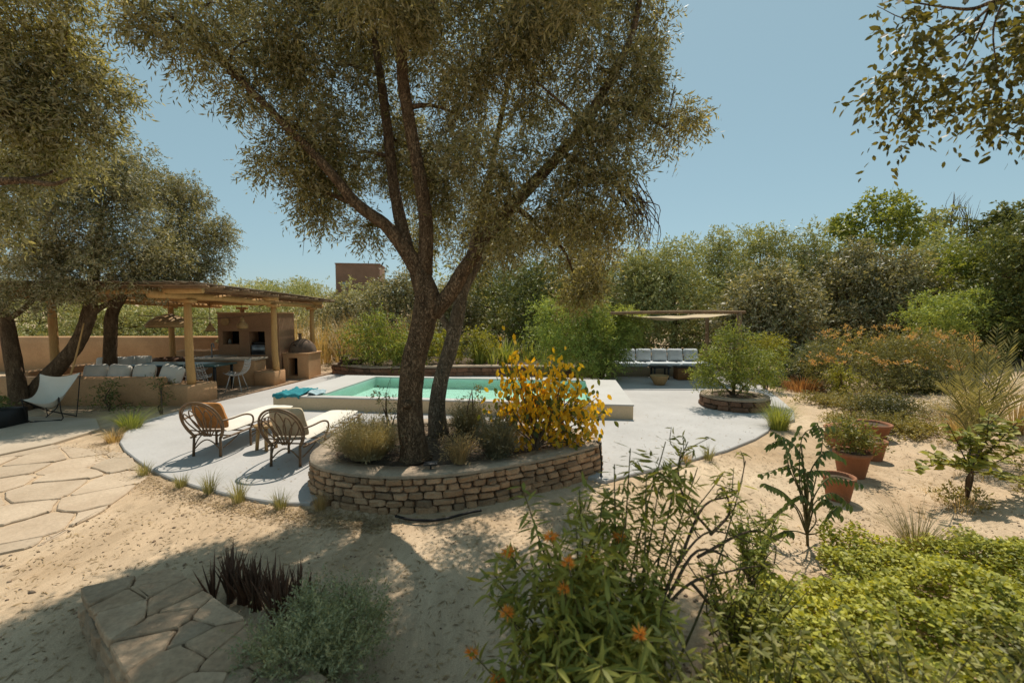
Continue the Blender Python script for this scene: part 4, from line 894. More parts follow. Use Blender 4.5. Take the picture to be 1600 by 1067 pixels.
plant_tree('olive_tree', 'near olive reaching in from the upper left with a low bare branch', [nb, lm((-220, 320, 4.4, .09), (-140, 180, 4.5, .07), (-30, 190, 4.5, .045), (50, 150, 4.6, .025), (95, 128, 4.6, .012))],
           [sph(*a) for a in [(40, 110, 4.6, 66, 60), (100, 90, 4.6, 56, 55), (150, 130, 4.7, 46, 44), (185, 150, 4.7, 28, 26), (60, 40, 4.5, 66, 50), (10, 180, 4.6, 60, 60), (90, 180, 4.7, 60, 50), (130, 200, 4.8, 42, 38), (30, 250, 4.8, 62, 44), (100, 250, 4.9, 52, 36), (-60, 120, 4.4, 90, 90), (-80, 0, 4.3, 100, 80), (110, -20, 4.3, 60, 44), (30, -60, 4.2, 90, 60), (-20, 320, 4.7, 60, 40)]], 50000, OLIVEN, L=.066, W=.0165, droop=.35, sides=12, sub=10, subr=.38)
# ---- tree overhanging the top right
oh = [(6.6, 3.3, .6, .2), (6.4, 3.3, 2.5, .16), *lm((1980, 60, 3.4, .12), (1760, -10, 3.4, .06), (1640, -20, 3.4, .03), (1560, 0, 3.4, .016), (1520, 14, 3.4, .012), (1480, 12, 3.4, .008), (1400, 0, 3.4, .004))]
ot = plant_tree('broadleaf_tree', 'broad-leaved tree reaching in from the top right corner', [oh] + [lm(*q) for q in [((1560, 0, 3.4, .012), (1515, 40, 3.4, .008), (1460, 90, 3.4, .005), (1410, 160, 3.4, .003)), ((1550, 4, 3.4, .01), (1530, 50, 3.45, .007), (1500, 110, 3.5, .004), (1440, 190, 3.5, .002)), ((1570, -5, 3.4, .01), (1552, 50, 3.3, .006), (1560, 120, 3.3, .003)), ((1640, -20, 3.4, .02), (1600, 80, 3.4, .008), (1570, 170, 3.4, .003)), ((1480, 12, 3.4, .006), (1420, 30, 3.4, .004), (1370, 10, 3.4, .002))]],
                [sph(*a) for a in [(1420, 60, 3.4, 36, 34), (1450, 110, 3.4, 52, 38), (1400, 130, 3.4, 34, 28), (1480, 150, 3.4, 50, 36), (1440, 180, 3.4, 42, 24), (1365, 140, 3.4, 26, 16), (1550, 100, 3.3, 50, 40), (1590, 180, 3.4, 40, 28), (1405, 215, 3.4, 16, 20), (1500, 40, 3.5, 50, 30), (1400, 10, 3.4, 40, 18), (1590, 60, 3.4, 40, 50), (1530, 190, 3.4, 34, 18), (1700, 40, 3.4, 90, 80), (1660, 160, 3.4, 50, 50)]], 3300, OVERH, L=.062, W=.032, lp=6, tw=.2, droop=.5, sub=7, subr=.5, wide=True, wob=.05, links=False, sides=8)

# ---- background trees, right and centre: each with trunk and crown
def bgtree(px, ptop, Y, wpx, label, m=OLIVEB, n=9000, L=.145, W=.055, name='olive_tree', low=.35, group='tree line beyond the terrace', lumps=16, gaps=.5, lp=7, tw=.35, wide=False, droop=.2, up=.5):
    x = Xp(px, Y); zb_ = zgf(x, Y); top = PD(px, ptop, Y)[2]; h_ = top - zb_; R_ = wpx * 1.2 * Y / F; cl = []
    for k in range(lumps):
        t = (k + .5) / lumps; a = k * 2.4 + rng.random(); zz = zb_ + h_ * (low + (1 - low) * t * .86); rr = R_ * math.sin(pi * min(.97, .28 + t * .62)) * .72
        lr = R_ * rng.uniform(.42, .66); lz = min(lr * .9, h_ * .24); cl.append([x + rr * math.cos(a), Y + rr * math.sin(a) * .8, zz, lr, lr, lz])
    cl.append([x, Y, zb_ + h_ * .88, R_ * .4, R_ * .4, h_ * .12])
    return plant_tree(name, label, [[(x, Y, zb_ - .1, .16), (x + .1, Y, zb_ + h_ * .3, .12), (x - .05, Y, zb_ + h_ * .75, .04)]], cl, int(n * 2.2), m, group=group, L=L, W=W, lp=lp, tw=tw, droop=droop, sub=7, subr=gaps, wob=.08, sides=8, wide=wide, up=up)
for a in [
    (838, 400, 20, 62, 'dark rounded tree seen just right of the big olive trunk', DARKL, 9000),
    (905, 385, 22, 62, 'dark dense tree behind the feathery tree', DARKL, 9000),
    (985, 388, 20, 56, 'grey-green olive rising left of the shade sail', OLIVEB, 9500),
    (1050, 372, 19, 58, 'olive directly behind the shade sail', OLIVEB, 9500),
    (1120, 355, 21, 56, 'tall olive behind the right post of the shade sail', OLIVEB, 9500),
    (1185, 345, 22, 50, 'tallest olive between the shade sail and the bushy bank', OLIVEB, 9000),
    (1195, 420, 15.5, 66, 'pale yellowish olive standing right of the shade sail', OLIVEG, 11000),
    (1255, 362, 20, 56, 'grey olive right of the tallest olive', OLIVEB, 9000),
    (1320, 375, 18, 62, 'broad grey olive above the orange-flowering shrub', OLIVEG, 10000),
    (1395, 385, 17, 60, 'grey olive left of the layered bright green tree', OLIVEG, 10000),
    (1465, 372, 18, 60, 'dense grey-green olive below the bare treetops', OLIVEB, 10000),
    (1540, 372, 16, 66, 'dark green bushy tree near the right edge', GREENL, 10000),
    (1610, 330, 14, 70, 'dark tree cut by the right edge of the picture', DARKL, 10000),
    (770, 400, 24, 60, 'dark tree behind the big olive trunk', DARKL, 8000),
]: bgtree(*a[:5], m=a[5], n=a[6], low=.12)
bgtree(1370, 300, 26, 46, 'tall loose-leaved tree standing above the tree line', GREENL, 2600, .19, .12, 'tall_tree', .55, lumps=12, gaps=.3, wide=True, lp=5)
bgtree(1315, 328, 27, 26, 'small leafy treetop left of the tall loose-leaved tree', GREENL, 1000, .19, .12, 'tall_tree', .6, lumps=7, gaps=.3, wide=True, lp=5)
bgtree(1455, 322, 27, 34, 'thin half-bare tree right of the tall loose-leaved tree', OLIVEB, 900, .22, .12, 'tall_tree', .6, lumps=6, gaps=.4)
bgtree(1550, 325, 24, 34, 'rounded dark treetop near the right edge', DARKL, 3600, .2, .1, 'tall_tree', .55, lumps=8)
for px, pt, lb in ((1500, 305, 'bare forked tree against the sky'), (1475, 300, 'bare slender tree left of the forked one')):
    x = Xp(px, 27); zb_ = zgf(x, 27); zt = PD(px, pt, 27)[2]; t = thing('bare_tree', lb, 'tree', (x, 27, zb_)); obj('trunk', MB().tube([(x, 27, zb_ - .1), (x + .1, 27, (zb_ + zt) / 2), (x, 27, zt - 1.2)], [.09, .065, .035], 7, 3), BARKG, t)
    for k in range(16):
        a = rng.uniform(-.9, .9); z0 = zt - rng.uniform(1.2, 2.4); obj('limb', MB().tube([(x + .03, 27, z0), (x + a * .5, 27 + rng.normal() * .2, z0 + .7), (x + a * .9 + .1, 27, min(zt, z0 + 1.5 * rng.uniform(.7, 1.2)))], [.024, .014, .005], 5, 3), BARKG, t)
# left and centre distance
for a in [(300, 470, 24, 70, 'low olive behind the pergola, left of the brick house'), (400, 448, 30, 60, 'rounded olive above the pergola roof'), (470, 440, 34, 60, 'rounded olive left of the brick house'), (545, 455, 26, 50, 'grey olive in front of the brick house'), (620, 425, 20, 52, 'silvery olive left of the big olive trunk'), (690, 440, 22, 50, 'silvery olive behind the fork of the big trunk'), (60, 440, 22, 110, 'olive behind the courtyard wall at the far left'), (190, 455, 21, 90, 'olive behind the courtyard wall beside the pergola'), (-120, 430, 19, 90, 'olive beyond the courtyard wall, cut off by the left edge')]:
    bgtree(*a, m=OLIVEG if a[0] > 500 else OLIVEB, n=9000, low=.1)
# far wood on the rise: reads as one mass
cl = []
for k in range(150):
    x = rng.uniform(-75, 75); y = rng.uniform(46, 70); h_ = rng.uniform(1.2, 2.3); r_ = rng.uniform(1.6, 3); cl.append([x, y, zgf(x, y) + h_ * .6, r_, r_, h_])
for k in range(130):
    x = rng.uniform(-3, 52); y = rng.uniform(26, 33); h_ = rng.uniform(1.8, 2.9); r_ = rng.uniform(1.5, 2.6); cl.append([x, y, zgf(x, y) + h_ * .7, r_, r_, h_])
V, Fc, _ = foliage(cl, 80000, .36, .16, 6, .6, .1, 6, .5); tag(obj('far_wood', (V, Fc), OLIVEB, None, False), 'far belt of low grey-green trees along the horizon', 'wood', None, 'stuff')
# scrub floor under the tree line
cl = []
for k in range(300):
    x = rng.uniform(-34, 22); y = rng.uniform(17.4 if x < 0 else 16.3, 24); h_ = rng.uniform(.4, 1.1); r_ = rng.uniform(.5, 1); cl.append([x, y, zgf(x, y) + h_ * .5, r_, r_, h_])
V, Fc, _ = foliage(cl, 56000, .16, .06, 6, .3, .2, 6, .5); tag(obj('undergrowth', (V, Fc), DARKL, None, False), 'dark undergrowth beneath the tree line', 'undergrowth', None, 'stuff')

# ============================================================ MIDDLE-DISTANCE PLANTS
# dry reeds behind the pool
def tufts(spots): return cat_geo(*[blades(*s) for s in spots])
sp2 = []
for k in range(90):
    y = rng.uniform(16.5, 20); px = rng.uniform(430, 660); x = Xp(px, y); sp2.append(((x, y, .2), 20, rng.uniform(1.3, 2.9), 1.1, .028, .5, .7, 4, .4))
tag(obj('dry_reeds', tufts(sp2), DRY, None, False), 'tall straw-coloured dry reeds behind the pergola and pool', 'reeds', None, 'stuff')
sp2 = [((Xp(px, y), y, .25), 22, rng.uniform(.8, 1.6), .7, .04, .5, .8, 4, .2) for px, y in [(rng.uniform(745, 850), rng.uniform(15, 17)) for k in range(22)]]
tag(obj('green_reeds', tufts(sp2), GRASSG, None, False), 'pale green reeds behind the pool, left of the feathery tree', 'reeds', None, 'stuff')

bush('green_bush', 'bright green bushy shrub behind the pool left of the big trunk', (*PD(585, 588, 14.9)[:2], .3), [sph(*a) for a in [(585, 540, 14.9, 44, 40), (560, 515, 14.9, 26, 28), (610, 530, 15, 36, 40), (630, 555, 14.8, 30, 34), (590, 495, 15, 24, 22), (650, 545, 15, 30, 36), (555, 555, 14.8, 20, 20)]], 11000, GREENL, L=.085, W=.04, sub=9, subr=.42, tw=.25, lp=7)
bush('yellow_bush', 'yellow-tinged bush seen just left of the big olive trunk', (*PD(640, 590, 15.6)[:2], .3), [sph(*a) for a in [(690, 545, 15.6, 34, 34), (640, 560, 15.4, 24, 26), (740, 540, 15.8, 30, 34)]], 5000, YELGR, L=.1, W=.04, sub=8)
ft = plant_tree('feathery_tree', 'feathery light green tree with several thin stems beside the far sofa', [[(*PD(940, 596, 13.6)[:2], .0, .05), (*PD(935, 560, 13.6), .04), (*PD(925, 520, 13.6), .02)], lm((941, 590, 13.6, .04), (955, 555, 13.6, .03), (970, 520, 13.6, .015)), lm((938, 585, 13.6, .04), (910, 550, 13.6, .03), (880, 520, 13.5, .012))],
                [sph(*a) for a in [(920, 505, 13.6, 52, 34), (960, 515, 13.6, 42, 36), (880, 530, 13.5, 40, 36), (930, 545, 13.4, 50, 30), (975, 545, 13.5, 26, 30), (905, 480, 13.7, 34, 24), (860, 475, 13.8, 30, 14), (865, 555, 13.5, 26, 22), (985, 505, 13.6, 22, 20), (940, 570, 13.4, 34, 18), (850, 515, 13.6, 24, 22)]], 38000, FEATH, L=.1, W=.024, lp=12, tw=.38, droop=.3, sub=8, subr=.48, bark=TWIG, wob=0)
bush('round_planter_shrub', 'bushy dark green shrub growing in the round stone planter', (rc[0], rc[1], .26), [sph(*a) for a in [(1140, 545, 9.8, 42, 36), (1115, 580, 9.6, 36, 28), (1175, 575, 9.7, 40, 32), (1205, 575, 9.8, 24, 26), (1095, 570, 9.7, 22, 24), (1145, 595, 9.6, 34, 22), (1150, 520, 9.9, 26, 18), (1210, 555, 9.9, 20, 18), (1190, 600, 9.6, 24, 16)]], 15000, GREENL, L=.055, W=.02, sub=9, subr=.42, stems=7, tw=.2)
bush('yellow_topped_shrub', 'yellow-green shrub behind the round planter', (Xp(1200, 12), 12, 0), [sph(*a) for a in [(1190, 535, 12, 26, 16), (1215, 540, 12, 20, 14), (1180, 555, 12, 34, 20)]], 4200, YELGR, L=.06, W=.025)
# orange flowering shrub
ofc = [sph(*a) for a in [(1290, 545, 12.2, 34, 28), (1335, 535, 12.4, 40, 28), (1385, 540, 12.2, 44, 30), (1430, 545, 12.2, 44, 30), (1475, 545, 12.4, 40, 30), (1510, 560, 12, 34, 30), (1320, 570, 11.8, 44, 24), (1390, 575, 11.8, 50, 26), (1450, 580, 11.6, 44, 24), (1270, 570, 12, 26, 22), (1300, 592, 11.6, 40, 18), (1365, 600, 11.5, 46, 18), (1430, 602, 11.3, 46, 18), (1490, 600, 11.2, 40, 20)]]
ob = bush('orange_flower_shrub', 'wide shrub covered in orange flower heads on the right bank', (Xp(1390, 12), 12, zgf(Xp(1390, 12), 12)), ofc, 34000, leafm('flower_shrub_leaf', (.15, .16, .05), (.3, .27, .1), trans=.3), L=.08, W=.02, sub=8, stems=8, tw=.3)
fl = []
for k in range(150):
    c = ofc[rng.integers(0, 10)]; u = unit(rng.normal(size=3)); u[2] = abs(u[2]); u[1] = -abs(u[1]); fl.append([*(np.array(c[:3]) + u * np.array(c[3:6]) * 1.0), .08, .08, .025])
V, Fc, _ = foliage(fl, 3000, .045, .026, 3, .05, -.3, 2, .6); obj('flower_heads', (V, Fc), leafm('orange_flower', (.56, .31, .11), (.62, .4, .18), trans=.35), ob, smooth=False, kind='stuff')
bush('layered_tree', 'bright green tree with flat layered branches on the right', (Xp(1490, 14), 14, zgf(Xp(1490, 14), 14)), [sph(*a) for a in [(1450, 490, 14, 42, 10), (1500, 475, 14, 44, 9), (1470, 510, 13.8, 40, 10), (1520, 500, 14, 36, 9), (1460, 465, 14.2, 26, 8), (1510, 458, 14.3, 24, 7)]], 8000, FEATH, L=.1, W=.03, sub=8, tw=.3, cat='tree')
bush('small_yellow_shrub', 'small yellow-green sapling at the end of the sandy path', (*P(1318, 618)[:2], 0), [sph(*a) for a in [(1318, 600, 11, 15, 16), (1310, 580, 11, 10, 12), (1325, 585, 11.1, 10, 12)]], 1500, YELGR, L=.06, W=.03, sub=6)
def mound(name, label, px, py, r, h_, m, n, L=.035, W=.02, cat='shrub', group=None):
    q = GP(px, py); z = q[2]; cl = [[q[0] + r * .5 * math.cos(a), q[1] + r * .5 * math.sin(a), z + h_ * .42, r * .6, r * .6, h_ * .55] for a in np.arange(5) * 1.257] + [[q[0], q[1], z + h_ * .55, r * .6, r * .6, h_ * .5]]
    return bush(name, label, (q[0], q[1], z), cl, n, m, cat, L, W, group, stems=4, sub=8, tw=.1, droop=0, up=.8)
MATL = leafm('mat_leaf', (.19, .17, .05), (.38, .32, .11), trans=.25)
mound('mat_plant', 'broad olive-green mat plant between the path and the flowering shrub', 1352, 640, 1.0, .4, MATL, 11000)
mound('mat_plant', 'rounded dark leafy cushion plant above the terracotta pots', 1378, 655, .62, .5, leafm('cushion_leaf', (.07, .075, .025), (.17, .16, .06), trans=.25), 10000)
mound('mat_plant', 'low rosette of trailing leaves right of the terracotta pots', 1412, 676, .62, .3, MATL, 8000)
mound('mat_plant', 'yellowish creeping mat beside the far path', 1290, 632, .7, .2, MATL, 5000)
mound('mat_plant', 'creeping mat spilling onto the sand left of the pots', 1325, 662, .5, .16, MATL, 4000)
mound('mat_plant', 'dark low shrub under the orange flowers', 1430, 612, 1.3, .55, leafm('dark_mat', (.12, .125, .04), (.26, .23, .08), trans=.2), 12000)
mound('mat_plant', 'grey low shrub in front of the palm', 1478, 655, .6, .3, LAV, 6000)
single('dry_clump', blades((Xp(1258, 12), 12, -.03), 260, .5, .4, .025, .5, .4, 3, .5), leafm('rusty_grass', (.3, .14, .06), (.45, .24, .1), trans=.2), 'rust-brown dry clump at the far end of the path', 'grass clump', (Xp(1258, 12), 12, -.03), kind=None, smooth=False)
bush('strap_leaf_bush', 'bluish strap-leaved bush behind the rust-brown clump', (Xp(1255, 13), 13, -.03), [sph(*a) for a in [(1250, 570, 13, 30, 22), (1275, 560, 13, 26, 24), (1235, 585, 12.8, 20, 18)]], 2200, leafm('strap_leaf', (.1, .13, .07), (.24, .26, .15), trans=.25), L=.28, W=.03, sub=7, tw=.2)

# palm and pampas on the right
def frond(base, tip, arch_, n, L, m, parent, name='frond'):
    base, tip = np.asarray(base), np.asarray(tip); q = catmull(np.array([base, (base + tip) / 2 + np.array([0, 0, arch_]), tip]), 8); T = unit(np.gradient(q, axis=0)); geo = []
    for s in (-1, 1):
        t = np.linspace(.12, 1, n); idx = t * (len(q) - 1); p = np.stack([np.interp(idx, np.arange(len(q)), q[:, k]) for k in range(3)], 1); d = np.stack([np.interp(idx, np.arange(len(q)), T[:, k]) for k in range(3)], 1)
        side = unit(np.cross(d, np.array([0, 0, 1.]))) * s; ld = unit(d * .75 + side * .7 + np.array([0, 0, .25]) + rng.normal(size=d.shape) * .06); k = L * np.sin(pi * (.12 + .8 * t)) ; geo.append(leaf_quads(p, ld, unit(np.cross(ld, side) + rng.normal(size=d.shape) * .3), k, .02))
    g = cat_geo(*geo); tv, tf = tube(q, np.linspace(.012, .004, len(q)), 4, 1, 0, False); g = cat_geo(g, (tv, np.array(tf)))
    return obj(name, g, m, parent, smooth=False)
pb = np.array([6.55, 6.0, zgf(6.55, 6.0)])
pm = thing('palm', 'young palm with stiff upright fronds near the right edge', 'palm', pb)
obj('stump', MB().tube([pb - np.array([0, 0, .05]), pb + np.array([0, 0, .12])], [.12, .09], 10, 2, .2), BARK, pm)
for px, py, Y, ar in [(1490, 535, 6.0, .1), (1520, 520, 6.0, .08), (1500, 590, 5.7, .15), (1470, 600, 5.9, .2), (1545, 545, 5.8, .05), (1585, 520, 6, .05), (1610, 560, 6, .12), (1570, 570, 5.5, .1), (1465, 640, 5.8, .2), (1530, 610, 5.4, .12), (1600, 620, 5.4, .2), (1460, 570, 6.3, .12), (1560, 510, 6.4, .04)]:
    frond(pb + np.array([0, 0, .08]), PD(px, py, Y), ar, 26, .3, PALM, pm)
for px, py, Y, lb, hh in [(1500, 640, 6.9, 'pale plumed pampas tuft left of the palm', .75), (1590, 625, 6.7, 'pale plumed pampas tuft right of the palm', .85)]:
    q = PD(px, py, Y); q[2] = zgf(q[0], q[1]); t = thing('pampas_grass', lb, 'grass', q, 'pampas tufts'); obj('blades', blades(q, 170, hh, .55, .012, .5, .7, 4, .1), DRY, t, smooth=False, kind='stuff')
    V, Fc, _ = foliage([[q[0] + rng.uniform(-.35, .3), q[1] + rng.uniform(-.2, .2), q[2] + hh * rng.uniform(.75, 1.05), .05, .05, .16] for k in range(5)], 1400, .06, .008, 7, .12, .4, 3, .6); obj('plumes', (V, Fc), leafm('plume', (.6, .5, .36), (.72, .62, .48), trans=.3), t, smooth=False, kind='stuff')

# ============================================================ PLANTER AND TERRACE-EDGE PLANTS
def lav(name, label, px, py, zb_, r, h_, n, m, Lh=.05):
    q = P(px, py, zb_); t = thing(name, label, 'shrub', q); 
    obj('stalks', blades(q, n // 3, h_ * 1.05, r * 1.05, .006, .5, .25, 3, r * .5), m, t, smooth=False, kind='stuff')
    cl = [[q[0] + r * .45 * math.cos(a), q[1] + r * .45 * math.sin(a), q[2] + h_ * .42, r * .55, r * .55, h_ * .42] for a in np.arange(6) * 1.047] + [[q[0], q[1], q[2] + h_ * .55, r * .6, r * .6, h_ * .42]]
    V, Fc, _ = foliage(cl, n, Lh, .008, 9, .16, -.6, 9, .45); obj('foliage', (V, Fc), m, t, smooth=False, kind='stuff'); return t
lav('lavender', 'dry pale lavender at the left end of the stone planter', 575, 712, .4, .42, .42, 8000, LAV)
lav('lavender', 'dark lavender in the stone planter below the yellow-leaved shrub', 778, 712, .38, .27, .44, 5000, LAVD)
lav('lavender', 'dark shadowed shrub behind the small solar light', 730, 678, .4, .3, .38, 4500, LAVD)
lav('dry_weeds', 'dry straw-coloured weeds in the stone planter right of the trunk', 718, 722, .4, .17, .3, 900, DRY)
bush('wild_sapling', 'thin wispy sapling between the big trunk and the pool, left', (*P(612, 695, .4)[:2], .4), [sph(*a) for a in [(608, 612, 5.7, 16, 22), (618, 645, 5.7, 18, 22), (600, 640, 5.7, 14, 20)]], 330, OLIVEN, 'sapling', .05, .018, stems=3, sub=5, lp=8, tw=.16)
bush('wild_sapling', 'thin wispy sapling right of the second trunk', (*P(738, 680, .4)[:2], .4), [sph(*a) for a in [(738, 610, 6.2, 12, 24), (742, 650, 6.2, 14, 20)]], 260, OLIVEN, 'sapling', .05, .018, stems=3, sub=5, lp=8, tw=.16)
# grass tufts on the terrace edge
for px, py, h_, m, lb in [(225, 742, .24, GRASS, 'grass tuft at the left tip of the terrace edge'), (283, 760, .2, GRASS, 'small grass tuft second along the terrace edge'), (328, 770, .32, GRASS, 'wispy grass tuft third along the terrace edge, before the loungers'), (373, 784, .32, GRASS, 'wispy grass tuft fourth along the terrace edge'), (438, 794, .26, GRASS, 'wispy grass tuft fifth along the terrace edge'), (500, 795, .22, DRY, 'dry grass tuft at the left foot of the stone planter'), (1107, 718, .27, GRASS, 'round grass tuft at the right terrace edge'), (1072, 722, .2, DRY, 'dry tuft beside the right terrace edge')]:
    q = P(px, py, -.02); single('grass_tuft', blades(q, 130, h_, h_ * .55, .006, .5, .6, 4, .07), m, lb, 'grass', q, 'grass tufts edging the terrace', smooth=False)
q = P(205, 672, -.03); single('fountain_grass', blades(q, 420, .52, .5, .008, .5, .8, 4, .16), GRASSG, 'large fountain grass tuft left of the terrace', 'grass', q, smooth=False)
q = P(178, 690, -.03); single('fountain_grass', blades(q, 180, .3, .3, .008, .5, .8, 4, .12), DRY, 'dry grass clump below the large fountain grass', 'grass', q, smooth=False)
q = P(1216, 670, -.03); single('fountain_grass', blades(q, 520, .66, .42, .009, .5, .6, 4, .17), GRASSG, 'bright fountain grass tuft at the right tip of the terrace', 'grass', q, smooth=False)
bush('dark_weed', 'dark leafy weed against the front of the clay bench, left', (*P(170, 640, 0)[:2], -.03), [sph(*a) for a in [(170, 605, 9.6, 14, 20), (160, 625, 9.6, 22, 10), (200, 630, 9.5, 26, 9)]], 700, DARKL, 'weed', .07, .025, stems=3, sub=6, lp=6)
bush('dark_weed', 'thin dark weed in front of the clay bench beside the post', (*P(252, 645, 0)[:2], -.03), [sph(*a) for a in [(250, 605, 9.7, 9, 18), (255, 630, 9.6, 14, 10)]], 260, DARKL, 'weed', .07, .025, stems=3, sub=6, lp=6)
# straw litter along the terrace edge and in the bed
lit = []
pts = [P(a, b, 0)[:2] for a, b in [(150, 690), (200, 735), (250, 757), (310, 775), (370, 788), (440, 800), (500, 805), (560, 815), (600, 815)]]
e = np.array(pts)
k = 5200; s = rng.uniform(0, len(e) - 1.001, k); i = s.astype(int); xy = e[i] + (e[i + 1] - e[i]) * (s - i)[:, None] + rng.normal(size=(k, 2)) * .11
lit.append(np.column_stack([xy, np.full(k, -.022)]))
k = 2600; xy = np.column_stack([rng.uniform(-2.1, .95, k), rng.uniform(4.9, 6.6, k)]); lit.append(np.column_stack([xy, np.full(k, .415)]))
k = 3500; xy = np.column_stack([rng.uniform(2.6, 7, k), rng.uniform(2.6, 6.5, k)]); lit.append(np.column_stack([xy, zg(xy[:, 0], xy[:, 1]) + .006]))
k = 1500; xy = np.column_stack([rng.uniform(-5, 4, k), rng.uniform(1.8, 4.6, k)]); lit.append(np.column_stack([xy, zg(xy[:, 0], xy[:, 1]) + .004]))
k = 900; xy = np.column_stack([rng.uniform(-3.6, 4.5, k), rng.uniform(4.8, 9, k)]); lit.append(np.column_stack([xy, np.full(k, .016)]))
k = 5000; xy = np.column_stack([rng.uniform(-5, 4, k), rng.uniform(1.8, 4.6, k)]); lit.append(np.column_stack([xy, zg(xy[:, 0], xy[:, 1]) + .003]))
lit = np.concatenate(lit); a = rng.uniform(0, 2 * pi, len(lit)); dd = np.column_stack([np.cos(a), np.sin(a), rng.uniform(-.05, .3, len(a))])
tag(obj('straw_litter', leaf_quads(lit, unit(dd), np.tile([0, .2, 1.], (len(a), 1)) + rng.normal(size=(len(a), 3)) * .3, rng.uniform(.02, .07, len(a)), rng.uniform(.005, .014, len(a))), leafm('litter', (.22, .15, .075), (.46, .33, .18), trans=.1), None, False), 'dry straw and fallen leaves scattered on the sand', 'litter', None, 'stuff')

# grit and pebbles
k = 3600; xy = np.column_stack([rng.uniform(-8, 7, k), rng.uniform(1.8, 8, k) ** 1.0]); ok = np.array([not (-5.9 < a_ < 5.6 and b_ > 4.6) for a_, b_ in xy]); xy = xy[ok]; k = len(xy)
oc = np.array([(1, 0, 0), (0, 1, 0), (-1, 0, 0), (0, -1, 0), (0, 0, .7), (0, 0, -.7)], float); of = np.array([(0, 1, 4), (1, 2, 4), (2, 3, 4), (3, 0, 4), (1, 0, 5), (2, 1, 5), (3, 2, 5), (0, 3, 5)])
V = np.column_stack([xy, zg(xy[:, 0], xy[:, 1]) + .003])[:, None] + oc[None] * (rng.gamma(2, .0035, (k, 1, 1)) + .002) * rng.uniform(.6, 1.3, (k, 6, 1))
tag(obj('pebbles', (V.reshape(-1, 3), (np.arange(k)[:, None, None] * 6 + of[None]).reshape(-1, 3)), solid('pebble', (.45, .34, .24), (.28, .2, .14), 9, .9, .2, 40, isl=.4), None, False), 'grit and small pebbles strewn over the sand', 'pebbles', None, 'stuff')
sp2 = []
for k in range(150):
    x = rng.uniform(3.0, 10.5); y = rng.uniform(2.9, 11); d_ = (x - 3.7) * .735 - (y - 4.3) * .68
    if d_ > .35 and y > 3.3: sp2.append(((x, y, zgf(x, y) - .01), 26, rng.uniform(.08, .26), .18, .006, .5, .6, 3, .1))
tag(obj('dry_scrub', tufts(sp2), DRY, None, False), 'sparse dry grass growing over the right bank', 'dry grass', None, 'stuff')
cl = []
for k in range(70):
    x = rng.uniform(4.2, 11); y = rng.uniform(4.5, 11); d_ = (x - 3.7) * .735 - (y - 4.3) * .68
    if d_ > .7: h_ = rng.uniform(.06, .16); cl.append([x, y, zgf(x, y) + h_ * .5, rng.uniform(.15, .4), rng.uniform(.15, .35), h_])
V, Fc, _ = foliage(cl, 14000, .04, .018, 6, .1, 0, 6, .5); tag(obj('bank_scrub', (V, Fc), MATL, None, False), 'low creeping scrub spread over the right bank', 'scrub', None, 'stuff')

# ---- pieces placed as single leaves
def quat_from(d, nrm):
    d = Vector(d).normalized(); s = d.cross(Vector(nrm)).normalized(); n = s.cross(d)
    from mathutils import Matrix
    return Matrix(((s.x, d.x, n.x), (s.y, d.y, n.y), (s.z, d.z, n.z))).to_quaternion()
def leaf_mesh(name, m, lanc=False, fold=.12):
    """unit leaf along +Y, folded on the midrib"""
    pr = [(0, .04), (.2, .75), (.45, 1), (.72, .7), (1, .02)] if not lanc else [(0, .15), (.15, .8), (.4, 1), (.75, .6), (1, .02)]
    V = []; Fc = []
    for t, wv in pr: z = -.22 * t * t; V += [(-wv * .5, t, z + fold * wv), (0, t, z), (wv * .5, t, z + fold * wv)]
    for i in range(len(pr) - 1):
        for s in (0, 1): Fc.append((3 * i + s, 3 * i + s + 1, 3 * i + s + 4, 3 * i + s + 3))
    return mk_mesh(name, np.array(V), Fc, m, True)
def leaves_on(parent, recs, me, mass_mat, keep=300, name='leaf'):
    """recs: (pos, dir, normal, L, W); the largest in view are objects, the rest one joined part"""
    recs = sorted(recs, key=lambda r: -r[3] / max(.4, r[0][1]))
    for p, d, nn, L, W in recs[:keep]: inst(name, me, parent, p, quat=quat_from(d, nn), sc=(W, L, L))
    rest = recs[keep:]
    if rest:
        p, d, nn = (np.array([r[k] for r in rest]) for k in range(3)); obj('foliage', leaf_quads(p, unit(d), nn, np.array([r[3] for r in rest]), np.array([r[4] for r in rest]), True), mass_mat, parent, smooth=False, kind='stuff')

